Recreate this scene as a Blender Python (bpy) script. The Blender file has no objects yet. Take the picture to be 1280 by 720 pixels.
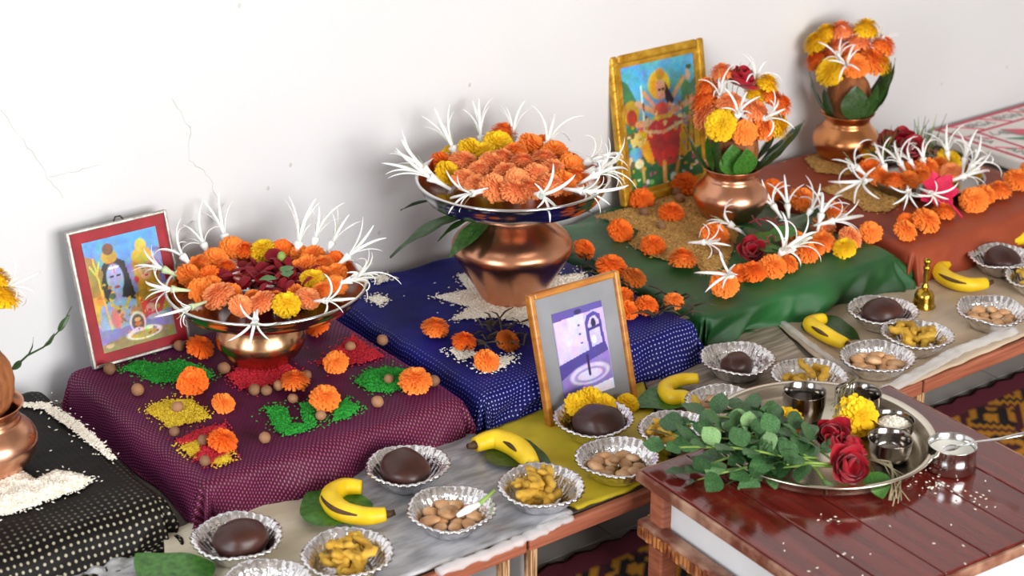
import bpy, math, random
import numpy as np
from mathutils import Vector, Matrix, noise, Quaternion
R = random.Random(7)
PI = math.pi
scene = bpy.context.scene
COL = scene.collection

# ------------------------------------------------------------------ camera
FPX, PITCH, YAW, CAMZ = 2250.0, math.radians(23.5), math.radians(53.2), 1.44
_fh = Vector((math.cos(YAW), math.sin(YAW), 0)); _R = Vector((math.sin(YAW), -math.cos(YAW), 0))
_F = _fh * math.cos(PITCH) + Vector((0, 0, -math.sin(PITCH))); _U = _fh * math.sin(PITCH) + Vector((0, 0, math.cos(PITCH)))
CAM = Vector((0, 0, CAMZ))
cd = bpy.data.cameras.new('camera'); cam = bpy.data.objects.new('camera', cd); COL.objects.link(cam)
cam.matrix_world = Matrix(((_R.x, _U.x, -_F.x, 0), (_R.y, _U.y, -_F.y, 0), (_R.z, _U.z, -_F.z, CAMZ), (0, 0, 0, 1)))
cd.sensor_width = 36; cd.lens = FPX / 1280 * 36; cd.clip_start = .05
cd.dof.use_dof = True; cd.dof.focus_distance = 2.75; cd.dof.aperture_fstop = 5.0
scene.camera = cam

# ------------------------------------------------------------------ world, lights, exposure
w = bpy.data.worlds.new('world'); scene.world = w; w.use_nodes = True
bg = w.node_tree.nodes['Background']; bg.inputs[0].default_value = (.80, .88, 1, 1); bg.inputs[1].default_value = 1.0
def area(name, loc, target, sx, sy, power, col):
    l = bpy.data.lights.new(name, 'AREA'); l.shape = 'RECTANGLE'; l.size = sx; l.size_y = sy; l.energy = power; l.color = col
    o = bpy.data.objects.new(name, l); COL.objects.link(o); o.location = loc
    o.rotation_euler = (Vector(target) - Vector(loc)).to_track_quat('-Z', 'Y').to_euler()
    return o
area('window_daylight_front', (1.45, -1.72, 1.25), (1.45, 2, 1.25), 2.3, 1.5, 116, (1, .975, .95))
area('window_daylight_side', (-1.72, .75, 1.25), (2, .75, 1.25), 1.5, 1.5, 46, (.88, .94, 1))
scene.view_settings.view_transform = 'Standard'; scene.view_settings.look = 'None'
scene.view_settings.gamma = 1; scene.view_settings.use_curve_mapping = False
scene.view_settings.exposure = 0.46

# ------------------------------------------------------------------ pixel helpers
def ray(u, v): return _F + _R * ((u - 640) / FPX) + _U * ((360 - v) / FPX)
def P(u, v, z):
    d = ray(u, v); return CAM + d * ((z - CAMZ) / d.z)
def depth(p): return (Vector(p) - CAM).dot(_F)
def px_m(p): return depth(p) / FPX
def onsphere(u, v, c, r):
    d = ray(u, v).normalized(); oc = CAM - Vector(c); b = d.dot(oc); k = b * b - (oc.dot(oc) - r * r)
    t = -b - math.sqrt(k) if k > 0 else -b
    return CAM + d * t

# ------------------------------------------------------------------ materials
def S(h):
    h = h.lstrip('#'); c = [int(h[i:i + 2], 16) / 255 for i in (0, 2, 4)]
    return tuple(x / 12.92 if x <= .04045 else ((x + .055) / 1.055) ** 2.4 for x in c) + (1,)
MATS = {}
def mat(name, c1, c2=None, rough=.6, metal=0, scale=20, bump=0, bscale=60, coat=0, sheen=0, sss=0, detail=4, scaling=None, lo=.35, hi=.65, spec=.5, sheen_tint=None, bump_stretch=None, rnd=0):
    m = bpy.data.materials.new(name); m.use_nodes = True; nt = m.node_tree; b = nt.nodes['Principled BSDF']; N = nt.nodes.new; L = nt.links.new
    b.inputs['Roughness'].default_value = rough; b.inputs['Metallic'].default_value = metal; b.inputs['Coat Weight'].default_value = coat; b.inputs['Coat Roughness'].default_value = .12
    b.inputs['Specular IOR Level'].default_value = spec
    b.inputs['Sheen Weight'].default_value = sheen
    if sheen_tint: b.inputs['Sheen Tint'].default_value = S(sheen_tint)
    if sss: b.inputs['Subsurface Weight'].default_value = sss; b.inputs['Subsurface Radius'].default_value = (.010, .005, .002); b.inputs['Subsurface Scale'].default_value = 1
    tc = N('ShaderNodeTexCoord')
    if c2:
        mp = N('ShaderNodeMapping'); L(tc.outputs['Object'], mp.inputs[0])
        if scaling: mp.inputs['Scale'].default_value = scaling
        n = N('ShaderNodeTexNoise'); n.inputs['Scale'].default_value = scale; n.inputs['Detail'].default_value = detail; L(mp.outputs[0], n.inputs[0])
        r = N('ShaderNodeValToRGB'); r.color_ramp.elements[0].position = lo; r.color_ramp.elements[1].position = hi
        r.color_ramp.elements[0].color = S(c1); r.color_ramp.elements[1].color = S(c2); L(n.outputs[0], r.inputs[0]); L(r.outputs[0], b.inputs['Base Color'])
    else: b.inputs['Base Color'].default_value = S(c1)
    if bump:
        mp2 = N('ShaderNodeMapping'); L(tc.outputs['Object'], mp2.inputs[0])
        if bump_stretch: mp2.inputs['Scale'].default_value = bump_stretch
        n2 = N('ShaderNodeTexNoise'); n2.inputs['Scale'].default_value = bscale; n2.inputs['Detail'].default_value = 3; L(mp2.outputs[0], n2.inputs[0])
        bp = N('ShaderNodeBump'); bp.inputs['Strength'].default_value = bump; bp.inputs['Distance'].default_value = .004; L(n2.outputs[0], bp.inputs['Height']); L(bp.outputs[0], b.inputs['Normal'])
    if rnd:
        sk_ = b.inputs['Base Color'].links[0].from_socket; oi = N('ShaderNodeObjectInfo'); mr = N('ShaderNodeMapRange'); mr.inputs[3].default_value = 1 - rnd; mr.inputs[4].default_value = 1 + rnd; L(oi.outputs['Random'], mr.inputs[0])
        hs = N('ShaderNodeHueSaturation'); L(mr.outputs[0], hs.inputs['Value']); L(sk_, hs.inputs['Color']); L(hs.outputs[0], b.inputs['Base Color'])
    MATS[name] = m; return m
def vcmat(name, rough=.4, coat=.0, bump=0, bscale=200):
    m = mat(name, '#ffffff', rough=rough, coat=coat, bump=bump, bscale=bscale); nt = m.node_tree
    a = nt.nodes.new('ShaderNodeVertexColor'); a.layer_name = 'print'; nt.links.new(a.outputs[0], nt.nodes['Principled BSDF'].inputs['Base Color']); return m
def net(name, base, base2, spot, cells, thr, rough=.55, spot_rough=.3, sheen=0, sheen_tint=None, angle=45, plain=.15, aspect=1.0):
    """netted cloth: a lattice of open cells through which the bright lining shows; spots show more towards edges and on hanging sides"""
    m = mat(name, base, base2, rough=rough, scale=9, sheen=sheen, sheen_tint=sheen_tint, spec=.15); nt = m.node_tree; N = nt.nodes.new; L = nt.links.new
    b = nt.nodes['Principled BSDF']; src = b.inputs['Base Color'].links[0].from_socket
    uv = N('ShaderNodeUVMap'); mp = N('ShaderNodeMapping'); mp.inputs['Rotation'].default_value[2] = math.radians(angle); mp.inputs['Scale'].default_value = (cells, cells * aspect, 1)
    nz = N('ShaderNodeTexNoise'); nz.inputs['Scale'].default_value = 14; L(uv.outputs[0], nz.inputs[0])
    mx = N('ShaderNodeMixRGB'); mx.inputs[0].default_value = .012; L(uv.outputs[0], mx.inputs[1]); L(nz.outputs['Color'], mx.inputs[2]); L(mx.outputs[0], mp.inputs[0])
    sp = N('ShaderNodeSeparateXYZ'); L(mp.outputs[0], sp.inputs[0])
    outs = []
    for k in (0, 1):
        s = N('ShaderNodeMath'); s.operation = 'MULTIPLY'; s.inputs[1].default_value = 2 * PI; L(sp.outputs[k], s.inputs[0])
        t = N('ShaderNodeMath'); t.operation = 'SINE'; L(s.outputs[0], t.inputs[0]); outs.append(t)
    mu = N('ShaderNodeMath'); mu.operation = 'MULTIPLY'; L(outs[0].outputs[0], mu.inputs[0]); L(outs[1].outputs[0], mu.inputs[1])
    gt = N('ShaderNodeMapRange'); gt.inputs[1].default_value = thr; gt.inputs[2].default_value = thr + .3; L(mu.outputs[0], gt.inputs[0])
    at = N('ShaderNodeVertexColor'); at.layer_name = 'scaling'
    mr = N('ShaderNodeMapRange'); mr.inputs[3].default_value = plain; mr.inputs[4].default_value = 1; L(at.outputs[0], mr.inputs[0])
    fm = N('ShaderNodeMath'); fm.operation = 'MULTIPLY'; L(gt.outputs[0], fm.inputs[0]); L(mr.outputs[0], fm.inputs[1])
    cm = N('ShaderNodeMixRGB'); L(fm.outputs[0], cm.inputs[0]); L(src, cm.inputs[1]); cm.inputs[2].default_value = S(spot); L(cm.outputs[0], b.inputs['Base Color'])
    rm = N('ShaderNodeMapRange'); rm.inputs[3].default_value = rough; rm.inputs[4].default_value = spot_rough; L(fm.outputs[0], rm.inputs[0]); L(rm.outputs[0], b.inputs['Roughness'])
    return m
mat('wall', '#d6d6d8', '#dededf', rough=.85, scale=1.6, bump=.15, bscale=30, lo=.3, hi=.7)
mat('painted_room', '#b4aca4', '#beb6ae', rough=.9, scale=2)
mat('plaster', '#8a827a', '#948c84', rough=.9, scale=2)
mat('tile', '#a9a49e', '#b8b3ac', rough=.35, scale=5, bump=.03)
mat('grout', '#e0ddd6', '#d0ccc4', rough=.9, scale=40)
mat('ply_edge', '#8a4a34', '#a8644a', rough=.6, scale=30, scaling=(.3, 1, 6), bump=.2)
mat('ply_layers', '#6e4a2c', '#c9a377', rough=.7, scale=60, scaling=(6, .2, .2), lo=.45, hi=.55)
mat('white_laminate', '#e6e8ea', '#d8dadc', rough=.35, scale=6)
mat('grey_board', '#4e443c', '#60564c', rough=.7, scale=12, scaling=(.4, 3, 1))
mat('red_wood', '#4c100e', '#74261e', rough=.13, scale=9, scaling=(5, .35, 1), bump=.06, bscale=40, coat=.45, lo=.3, hi=.72, bump_stretch=(5, .3, 1))
mat('worn_edge', '#6a3322', '#b08a72', rough=.6, scale=24, bump=.3, lo=.42, hi=.7)
mat('carved', '#7b3d1e', '#c98548', rough=.6, scale=45, bump=.4, bscale=70, lo=.4, hi=.6)
mat('copper', '#d2906c', '#e2ae92', rough=.28, metal=1, scale=7, bump=.02, bscale=9)
mat('copper_dark', '#cc8452', '#dea06c', rough=.28, metal=1, scale=7, bump=.02, bscale=9)
mat('bronze', '#cc9870', '#deb48c', rough=.22, metal=1, scale=6, bump=.03, bscale=9)
mat('brass', '#b08a2c', '#d0b04c', rough=.22, metal=1, scale=18, bump=.03)
mat('steel', '#c9c9c8', '#dededc', rough=.16, metal=1, scale=8)
mat('steel_brushed', '#cfc6b4', '#ddd6c6', rough=.24, metal=1, scale=8)
mat('steel_dark', '#8a8580', '#a09a94', rough=.14, metal=1, scale=8)
mat('foil', '#d8d8da', '#f4f4f6', rough=.22, metal=1, scale=60, bump=.8, bscale=90)
mat('marigold_orange', '#f97e28', '#ff9846', rough=.7, scale=25, spec=.15)
mat('marigold_deep', '#f4681a', '#fc8232', rough=.7, scale=25, spec=.15)
mat('marigold_peach', '#fa8f50', '#ffa86e', rough=.7, scale=25, spec=.15)
mat('marigold_yellow', '#f4be0c', '#fdd632', rough=.7, scale=25, spec=.15)
mat('marigold_rust', '#a84818', '#e07a28', rough=.75, scale=40, spec=.2)
mat('lily_white', '#f4f4ee', '#fdfdfa', rough=.5, scale=30, sss=.15)
mat('lily_green', '#a8c078', '#dfe8c8', rough=.5, scale=60)
mat('rose_red', '#8a0418', '#c00e2a', rough=.5, scale=30, sheen=.2, spec=.3)
mat('rose_dark', '#640410', '#960a22', rough=.6, scale=30, spec=.25)
mat('rose_pink', '#c01040', '#e0305c', rough=.5, scale=30, spec=.3)
mat('leaf_dark', '#223e1a', '#385a24', rough=.36, scale=14, bump=.1, bscale=80)
mat('leaf_mid', '#2c5c1c', '#48802c', rough=.36, scale=14, bump=.1, bscale=80)
mat('leaf_rose', '#2a4e28', '#4a7444', rough=.42, scale=16, bump=.1, bscale=90, rnd=.3)
mat('leaf_light', '#6e9a5c', '#90b47c', rough=.45, scale=16, bump=.1, bscale=90)
mat('stem', '#6f8f3a', '#8fae50', rough=.5, scale=30)
mat('wilted', '#2c261c', '#4e4432', rough=.8, scale=40)
mat('dry_grass', '#7c7458', '#a49a78', rough=.8, scale=40)
mat('coconut', '#7a4522', '#a8683a', rough=.8, scale=25, scaling=(3, 3, .9), bump=.5, bscale=50, bump_stretch=(3, 3, .8))
mat('jaggery', '#30140e', '#462218', rough=.4, scale=12, bump=.15, bscale=25)
mat('turmeric', '#b08420', '#d4aa3c', rough=.7, scale=70, bump=.35, bscale=150, rnd=.2)
mat('nut', '#b27e4e', '#deb88e', rough=.6, scale=34, bump=.15, bscale=120, rnd=.28)
mat('betel_nut', '#7c5236', '#a87c58', rough=.65, scale=90, bump=.2, rnd=.3)
mat('banana', '#e2b808', '#f4d022', rough=.45, scale=30, bump=.04)
mat('banana_bruise', '#3a2610', '#5a3c18', rough=.6, scale=60)
mat('rice', '#e9e2d0', '#fbf7ee', rough=.7, scale=200)
mat('paddy', '#a87c38', '#d2a862', rough=.75, scale=220)
mat('powder_green', '#0e7a1c', '#28a834', rough=.8, scale=160)
mat('powder_red', '#a80c20', '#d02438', rough=.8, scale=160)
mat('powder_yellow', '#c09c10', '#e0c430', rough=.8, scale=160)
mat('cream_paper', '#cfc4a6', '#e2dac4', rough=.55, scale=6, bump=.25, bscale=12, scaling=(1, 4, 1))
mat('newsprint', '#8e8f94', '#bcbcc0', rough=.4, scale=22, bump=.3, bscale=14, scaling=(1, 3.2, 1), coat=.25)
mat('yellow_cloth', '#bca616', '#d6c230', rough=.55, scale=10, bump=.2, bscale=16)
mat('wood_sheet', '#6e6052', '#b3a594', rough=.45, scale=12, scaling=(.8, 10, 1), bump=.12, bscale=16, coat=.15)
mat('beige_sheet', '#b59f84', '#d0bda4', rough=.4, scale=5, scaling=(1, 4, 1), bump=.15, bscale=14, coat=.2)
mat('curd', '#eef0e4', '#f8f8f0', rough=.4, scale=30)
mat('maroon_leaf', '#5a1a2a', '#6e2436', rough=.6, scale=20)
mat('orange_cloth', '#7a2812', '#98401f', rough=.6, scale=5, bump=.15, bscale=240, sheen=.12, sheen_tint='#e08050')
mat('green_cloth', '#123e1a', '#226430', rough=.36, scale=5, bump=.25, bscale=300, sheen=.08, sheen_tint='#60c880', bump_stretch=(1, 8, 8))
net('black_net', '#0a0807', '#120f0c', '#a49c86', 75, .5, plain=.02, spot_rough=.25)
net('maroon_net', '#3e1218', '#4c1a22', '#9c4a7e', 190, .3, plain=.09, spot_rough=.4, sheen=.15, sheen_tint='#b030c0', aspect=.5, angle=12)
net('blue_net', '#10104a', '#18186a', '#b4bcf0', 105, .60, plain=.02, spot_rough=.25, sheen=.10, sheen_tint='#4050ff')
mat('gold_frame', '#b07e14', '#dcae3c', rough=.38, metal=.55, scale=40, bump=.5, bscale=120)
mat('wood_frame', '#a8641c', '#c4842e', rough=.4, scale=20, scaling=(1, 1, 4), coat=.3)
mat('silver_frame', '#8e8a84', '#bdb8b0', rough=.4, metal=.6, scale=50, bump=.3)
mat('red_mount', '#8c0818', '#a41024', rough=.6, scale=30)
mat('grey_mount', '#7f8186', '#8f9196', rough=.5, scale=10, coat=.2)
mat('sack', '#e2ded8', '#eeeae6', rough=.5, scale=20)
mat('print_red', '#c23a56', rough=.5); mat('print_grey', '#8f918e', rough=.5); mat('print_green', '#3d9068', rough=.5); mat('print_pink', '#d9506a', rough=.5)
mat('crack', '#d2cec8', '#c2beb8', rough=.9, scale=40)
m = mat('clear_plastic', '#eef0f2', rough=.12); pb = m.node_tree.nodes['Principled BSDF']; pb.inputs['Alpha'].default_value = .38
vcmat('litho', rough=.45, coat=.06); vcmat('photo_print', rough=.45, coat=.06); vcmat('rug_pile', rough=.95, bump=.5, bscale=500)

# ------------------------------------------------------------------ mesh builder
class MB:
    def __init__(s): s.v = []; s.f = []; s.m = []; s.uv = None
    def add(s, vs, fs, mi=0):
        o = len(s.v); s.v += [tuple(x) for x in vs]; s.f += [tuple(i + o for i in q) for q in fs]; s.m += [mi] * len(fs); return s
    def box(s, c, d, mi=0, M=None):
        x, y, z = [k / 2 for k in d]; vs = [Vector((a, b, e)) for e in (-z, z) for b in (-y, y) for a in (-x, x)]
        if M: vs = [M @ p for p in vs]
        vs = [p + Vector(c) for p in vs]
        return s.add(vs, [(0, 2, 3, 1), (4, 5, 7, 6), (0, 1, 5, 4), (2, 6, 7, 3), (0, 4, 6, 2), (1, 3, 7, 5)], mi)
    def lathe(s, prof, n=48, mi=0, mod=None, cap=True):
        vs = []
        for i, (r, z) in enumerate(prof):
            for k in range(n):
                a = 2 * PI * k / n; rr, zz = (r, z) if not mod else mod(i, r, z, a); vs.append((rr * math.cos(a), rr * math.sin(a), zz))
        fs = [(i * n + k, i * n + (k + 1) % n, (i + 1) * n + (k + 1) % n, (i + 1) * n + k) for i in range(len(prof) - 1) for k in range(n)]
        if cap:
            if prof[0][0] > 1e-5: fs.append(tuple(reversed(range(n))))
            if prof[-1][0] > 1e-5: fs.append(tuple((len(prof) - 1) * n + k for k in range(n)))
        return s.add(vs, fs, mi)
    def tube(s, pts, rad, n=8, mi=0, flat=1.0, up=Vector((0, 0, 1))):
        pts = [Vector(p) for p in pts]; vs = []; N = len(pts)
        rad = rad if hasattr(rad, '__len__') else [rad] * N
        for i, p in enumerate(pts):
            t = (pts[min(i + 1, N - 1)] - pts[max(i - 1, 0)]).normalized()
            a = t.cross(up); a = a.normalized() if a.length > 1e-4 else t.orthogonal().normalized(); b = a.cross(t)
            for k in range(n):
                q = 2 * PI * k / n; vs.append(p + (a * math.cos(q) + b * math.sin(q) * flat) * rad[i])
        fs = [(i * n + k, i * n + (k + 1) % n, (i + 1) * n + (k + 1) % n, (i + 1) * n + k) for i in range(N - 1) for k in range(n)]
        fs += [tuple(reversed(range(n))), tuple((N - 1) * n + k for k in range(n))]
        return s.add(vs, fs, mi)
    def ball(s, c, r, nu=12, nv=8, mi=0, f=None, M=None):
        vs = []
        for j in range(nv + 1):
            th = PI * j / nv
            for k in range(nu):
                a = 2 * PI * k / nu; d = Vector((math.sin(th) * math.cos(a), math.sin(th) * math.sin(a), math.cos(th)))
                q = Vector((d.x * r[0], d.y * r[1], d.z * r[2])) * (f(d) if f else 1)
                vs.append((M @ q if M else q) + Vector(c))
        fs = [(j * nu + k, (j + 1) * nu + k, (j + 1) * nu + (k + 1) % nu, j * nu + (k + 1) % nu) for j in range(nv) for k in range(nu)]
        return s.add(vs, fs, mi)
    def grid(s, fn, nu, nv, mi=0):
        vs = [fn(i / nu, j / nv) for j in range(nv + 1) for i in range(nu + 1)]
        return s.add(vs, [(j * (nu + 1) + i, j * (nu + 1) + i + 1, (j + 1) * (nu + 1) + i + 1, (j + 1) * (nu + 1) + i) for j in range(nv) for i in range(nu)], mi)
    def mesh(s, name, mats, smooth=True):
        me = bpy.data.meshes.new(name); me.from_pydata(s.v, [], s.f); 
        for m in ([mats] if isinstance(mats, str) else mats): me.materials.append(MATS[m])
        me.polygons.foreach_set('material_index', s.m); me.polygons.foreach_set('use_smooth', [smooth] * len(me.polygons))
        me.update(); return me
def link(name, me, parent=None, loc=(0, 0, 0), rot=None, scale=None):
    o = bpy.data.objects.new(name, me); COL.objects.link(o); o.parent = parent; o.location = loc
    if rot is not None:
        if isinstance(rot, Quaternion): o.rotation_mode = 'QUATERNION'; o.rotation_quaternion = rot
        else: o.rotation_euler = rot
    if scale is not None: o.scale = (scale,) * 3 if not hasattr(scale, '__len__') else scale
    return o
def obj(name, mb, mats, parent=None, smooth=True, **k): return link(name, mb.mesh(name, mats, smooth), parent, **k)
def tag(o, label, cat, group=None, kind=None):
    o['label'] = label; o['category'] = cat
    if group: o['group'] = group
    if kind: o['kind'] = kind
    return o
def thing(name, label, cat, loc=(0, 0, 0), rot=None, group=None):
    o = link(name, None, None, loc, rot); o.empty_display_size = .02; return tag(o, label, cat, group)
def struct(o): o['kind'] = 'structure'; return o
def bevel(o, wd=.002, seg=2):
    b = o.modifiers.new('bevel', 'BEVEL'); b.width = wd; b.segments = seg; b.limit_method = 'ANGLE'; return o
def zto(d, roll=0): return Vector(d).to_track_quat('Z', 'Y') @ Quaternion((0, 0, 1), roll)
def fbm(x, y, z=0, s=1): return noise.fractal(Vector((x * s, y * s, z)), 1, 2, 4)

# ------------------------------------------------------------------ heights
ZP, ZB, YW = .150, .220, 2.475       # platform top, cloth-covered stand top, wall plane
Y0 = 1.68                           # platform front edge
ZT = .222                           # red table top

# ------------------------------------------------------------------ the room
X0, X1, YB, H = -1.8, 4.6, -1.8, 2.8
def wall_panel(name, boxes, m='wall'):
    mb = MB()
    for c, d in boxes: mb.box(c, d)
    return struct(obj(name, mb, m, smooth=False))
wb = wall_panel('wall_back', [(((X0 + X1) / 2, YW + .05, H / 2), (X1 - X0, .1, H))])
def crack(pts):
    ws = []
    for u, v in pts:
        d = ray(u, v); t = YW / d.y; ws.append(CAM + d * t)
    fine = []
    for a, b in zip(ws, ws[1:]):
        for k in range(6): q = a.lerp(b, k / 6); fine.append(q + Vector((R.uniform(-.003, .003), 0, R.uniform(-.002, .002))))
    obj('hairline_crack', MB().tube(fine, [.00045 * (1 + .4 * math.sin(i)) for i in range(len(fine))], n=4), 'crack', wb)
crack([(0, 135), (30, 175), (60, 222), (85, 252)]); crack([(60, 222), (90, 215), (130, 205)])
crack([(213, 122), (237, 160), (238, 200), (262, 222), (275, 258)])
for u, v in [(299, 7), (363, 206), (335, 235), (1177, 105), (1259, 84), (474, 291), (587, 106)]:
    d = ray(u, v); q = CAM + d * (YW / d.y)
    obj('wall_spot', MB().ball(q, (.0028, .0012, .004), 8, 5), 'crack', wb)
wall_panel('wall_right', [((X1 + .05, .3, H / 2), (.1, 4.6, H))], 'painted_room')
wx0, wx1, wz0, wz1 = .25, 2.65, .45, 2.05
wall_panel('wall_front', [(((X0 + wx0) / 2, YB - .05, H / 2), (wx0 - X0, .1, H)), (((X1 + wx1) / 2, YB - .05, H / 2), (X1 - wx1, .1, H)), (((wx0 + wx1) / 2, YB - .05, wz0 / 2), (wx1 - wx0, .1, wz0)), (((wx0 + wx1) / 2, YB - .05, (wz1 + H) / 2), (wx1 - wx0, .1, H - wz1))], 'painted_room')
vy0, vy1 = 0.0, 1.5
wall_panel('wall_left', [((X0 - .05, (YB + vy0) / 2, H / 2), (.1, vy0 - YB, H)), ((X0 - .05, (vy1 + YW) / 2, H / 2), (.1, YW - vy1, H)), ((X0 - .05, (vy0 + vy1) / 2, wz0 / 2), (.1, vy1 - vy0, wz0)), ((X0 - .05, (vy0 + vy1) / 2, (wz1 + H) / 2), (.1, vy1 - vy0, H - wz1))], 'painted_room')
wall_panel('ceiling', [(((X0 + X1) / 2, (YB + YW) / 2, H + .05), (X1 - X0, YW - YB, .1))], 'plaster')
for nm, cx, cy, hor in [('window_1', (wx0 + wx1) / 2, YB - .05, True), ('window_2', X0 - .05, (vy0 + vy1) / 2, False)]:
    mb = MB(); L_ = (wx1 - wx0) if hor else (vy1 - vy0)
    for t, wd in [(-L_ / 2 + .02, .04), (0, .04), (L_ / 2 - .02, .04)]:
        mb.box((cx + (t if hor else 0), cy + (0 if hor else t), (wz0 + wz1) / 2), (wd if hor else .05, .05 if hor else wd, wz1 - wz0))
    for z in (wz0 + .02, wz1 - .02): mb.box((cx, cy, z), (L_ if hor else .05, .05 if hor else L_, .04))
    struct(obj(nm, mb, 'white_laminate', smooth=False))
fl = struct(obj('floor', MB().box(((X0 + X1) / 2, (YB + YW) / 2, -.03), (X1 - X0, YW - YB, .05)), 'grout', smooth=False))
tm = MB().box((0, 0, -.003), (.296, .296, .010)).mesh('floor_tile', 'tile', False)
for i in range(12):
    for j in range(8): link('floor_tile', tm, fl, (.19 + .3 * i, .153 + .3 * j, -.002))

# ------------------------------------------------------------------ low tables (platform)
def low_table(xa, xb, label):
    t = thing('low_table', label, 'low table', ((xa + xb) / 2, Y0, 0), group='low tables along the wall'); W = xb - xa; D = YW - .035 - Y0
    o = obj('tabletop', MB().box((0, D / 2 + .008, ZP - .011), (W, D - .016, .020)), 'grey_board', t, smooth=False)
    bevel(obj('front_edge', MB().box((0, .006, ZP - .013), (W, .012, .024)), 'ply_edge', t, smooth=False), .003)
    for s in (-1, 1):
        x = s * (W / 2 - .022)
        lg = obj('leg', MB().box((x, D / 2, (ZP - .025) / 2 + .004), (.018, D - .06, ZP - .033)), 'white_laminate', t, smooth=False)
        obj('leg_edge', MB().box((x, .0265, (ZP - .025) / 2 + .004), (.0185, .006, ZP - .033)), 'ply_layers', lg, smooth=False)
    return t
low_table(.22, 1.283, 'low plywood table under the maroon cloth stand, white side panels')
low_table(1.287, 2.083, 'low plywood table under the blue cloth stand, bearing the yellow cloth')
low_table(2.087, 3.56, 'low plywood table under the rust-red cloth stand')

# ------------------------------------------------------------------ cloth-covered stands
def drape(name, x0, x1, y0, y1, zt, hang, zf, m, label, seed, folds=26, amp=.010, n=130, ledge=0.10, Rr=.016, sag=.004, front_only=False, big=.012):
    hl, hr, hf, hb = hang; x0 += Rr; x1 -= Rr; y0 += Rr; y1 -= Rr
    uv, st = [], []
    N_ = lambda *p: noise.noise(Vector(p))
    def fn(i, j):
        a = x0 - hl + (x1 - x0 + hl + hr) * i; b = y0 - hf + (y1 - y0 + hf + hb) * j
        cx, cy = min(max(a, x0), x1), min(max(b, y0), y1); ox, oy = a - cx, b - cy; L = math.hypot(ox, oy); L = min(L, max(abs(ox), abs(oy)) * 1.08)
        uv.append((a, b)); edge = min(cx - x0, x1 - cx, cy - y0, y1 - cy); per = cx + cy
        eg = max(0, 1 - edge / .06); z = zt + .0022 * fbm(a, b, seed, 9) - .001 - sag * eg * eg * (.5 + N_(per * 11, seed, 1))
        px, py = cx, cy
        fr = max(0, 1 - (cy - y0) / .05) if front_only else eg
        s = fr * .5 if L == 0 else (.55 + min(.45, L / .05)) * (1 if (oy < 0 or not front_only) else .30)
        if L > 0:
            h_ = math.hypot(ox, oy); dx, dy = ox / h_, oy / h_; per = cx + cy + math.atan2(dy, dx) * .035
            if L < Rr * PI / 2: g = L / Rr; out, drop = Rr * math.sin(g), Rr * (1 - math.cos(g))
            else: out, drop = Rr + (L - Rr * PI / 2) * ledge, Rr + (L - Rr * PI / 2)
            k = min(1, drop / .05)
            fo = amp * k * (math.sin(per * folds * 2 + seed) * .55 + N_(per * folds, seed, drop * 6) * .9) + big * k * (1 if dy < -.3 else .3) * (N_(per * 7, seed + 5, drop * 9) + .45 * (1 - 2 * abs(N_(per * 13 + drop * 14, seed + 2, drop * 8)))) + .35 * big * math.sin(min(1, drop / .07) * PI) * N_(per * 14, seed + 9, drop * 20)
            fo *= 1 if dy < -.3 else .5
            corner = abs(dx * dy) * 2; out += fo + .004 * k + corner * k * .012 * math.sin(math.atan2(dy, dx) * 10 + seed)
            low = z - drop
            if low < zf + .003: out += (zf + .003 - low) * .55; low = zf + .003 + .004 * abs(N_(a * 30, b * 30, seed))
            px += dx * out; py += dy * out; z = low
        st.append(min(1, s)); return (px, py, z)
    mb = MB(); mb.grid(fn, n, n); me = mb.mesh(name, m)
    ul = me.uv_layers.new(name='UVMap'); lv = np.empty(len(me.loops), dtype=np.int32); me.loops.foreach_get('vertex_index', lv)
    ul.data.foreach_set('uv', np.array(uv)[lv].ravel().astype(np.float32))
    ca = me.color_attributes.new('scaling', 'FLOAT_COLOR', 'POINT'); arr = np.ones((len(st), 4), np.float32); arr[:, :3] = np.array(st)[:, None]; ca.data.foreach_set('color', arr.ravel())  # per-vertex spot strength: low on the top, higher at edges and overhang
    o = link(name, me); sd = o.modifiers.new('thickness', 'SOLIDIFY'); sd.thickness = .0015; sd.offset = -1
    return tag(o, label, 'cloth', 'cloths draped over the altar stands')
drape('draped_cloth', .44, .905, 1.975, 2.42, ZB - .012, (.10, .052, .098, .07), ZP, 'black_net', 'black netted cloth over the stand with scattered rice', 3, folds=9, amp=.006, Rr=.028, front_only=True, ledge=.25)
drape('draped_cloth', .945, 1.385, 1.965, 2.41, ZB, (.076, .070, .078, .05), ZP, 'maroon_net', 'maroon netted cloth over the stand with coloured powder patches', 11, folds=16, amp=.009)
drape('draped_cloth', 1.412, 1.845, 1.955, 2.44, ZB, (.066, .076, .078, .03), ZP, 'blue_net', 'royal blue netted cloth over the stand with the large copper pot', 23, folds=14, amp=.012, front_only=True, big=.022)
drape('draped_cloth', 1.868, 2.335, 1.965, 2.452, ZB, (.060, .076, .078, .02), ZP, 'green_cloth', 'glossy green cloth over the stand with marigolds and leaves', 31, folds=19, amp=.012, big=.034, sag=.010)
drape('draped_cloth', 2.362, 2.83, 1.955, 2.452, ZB, (.050, .03, .074, .02), ZP, 'orange_cloth', 'rust-red plain cloth over the stand beside the printed sack', 47, folds=7, amp=.008, big=.016)

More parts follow.
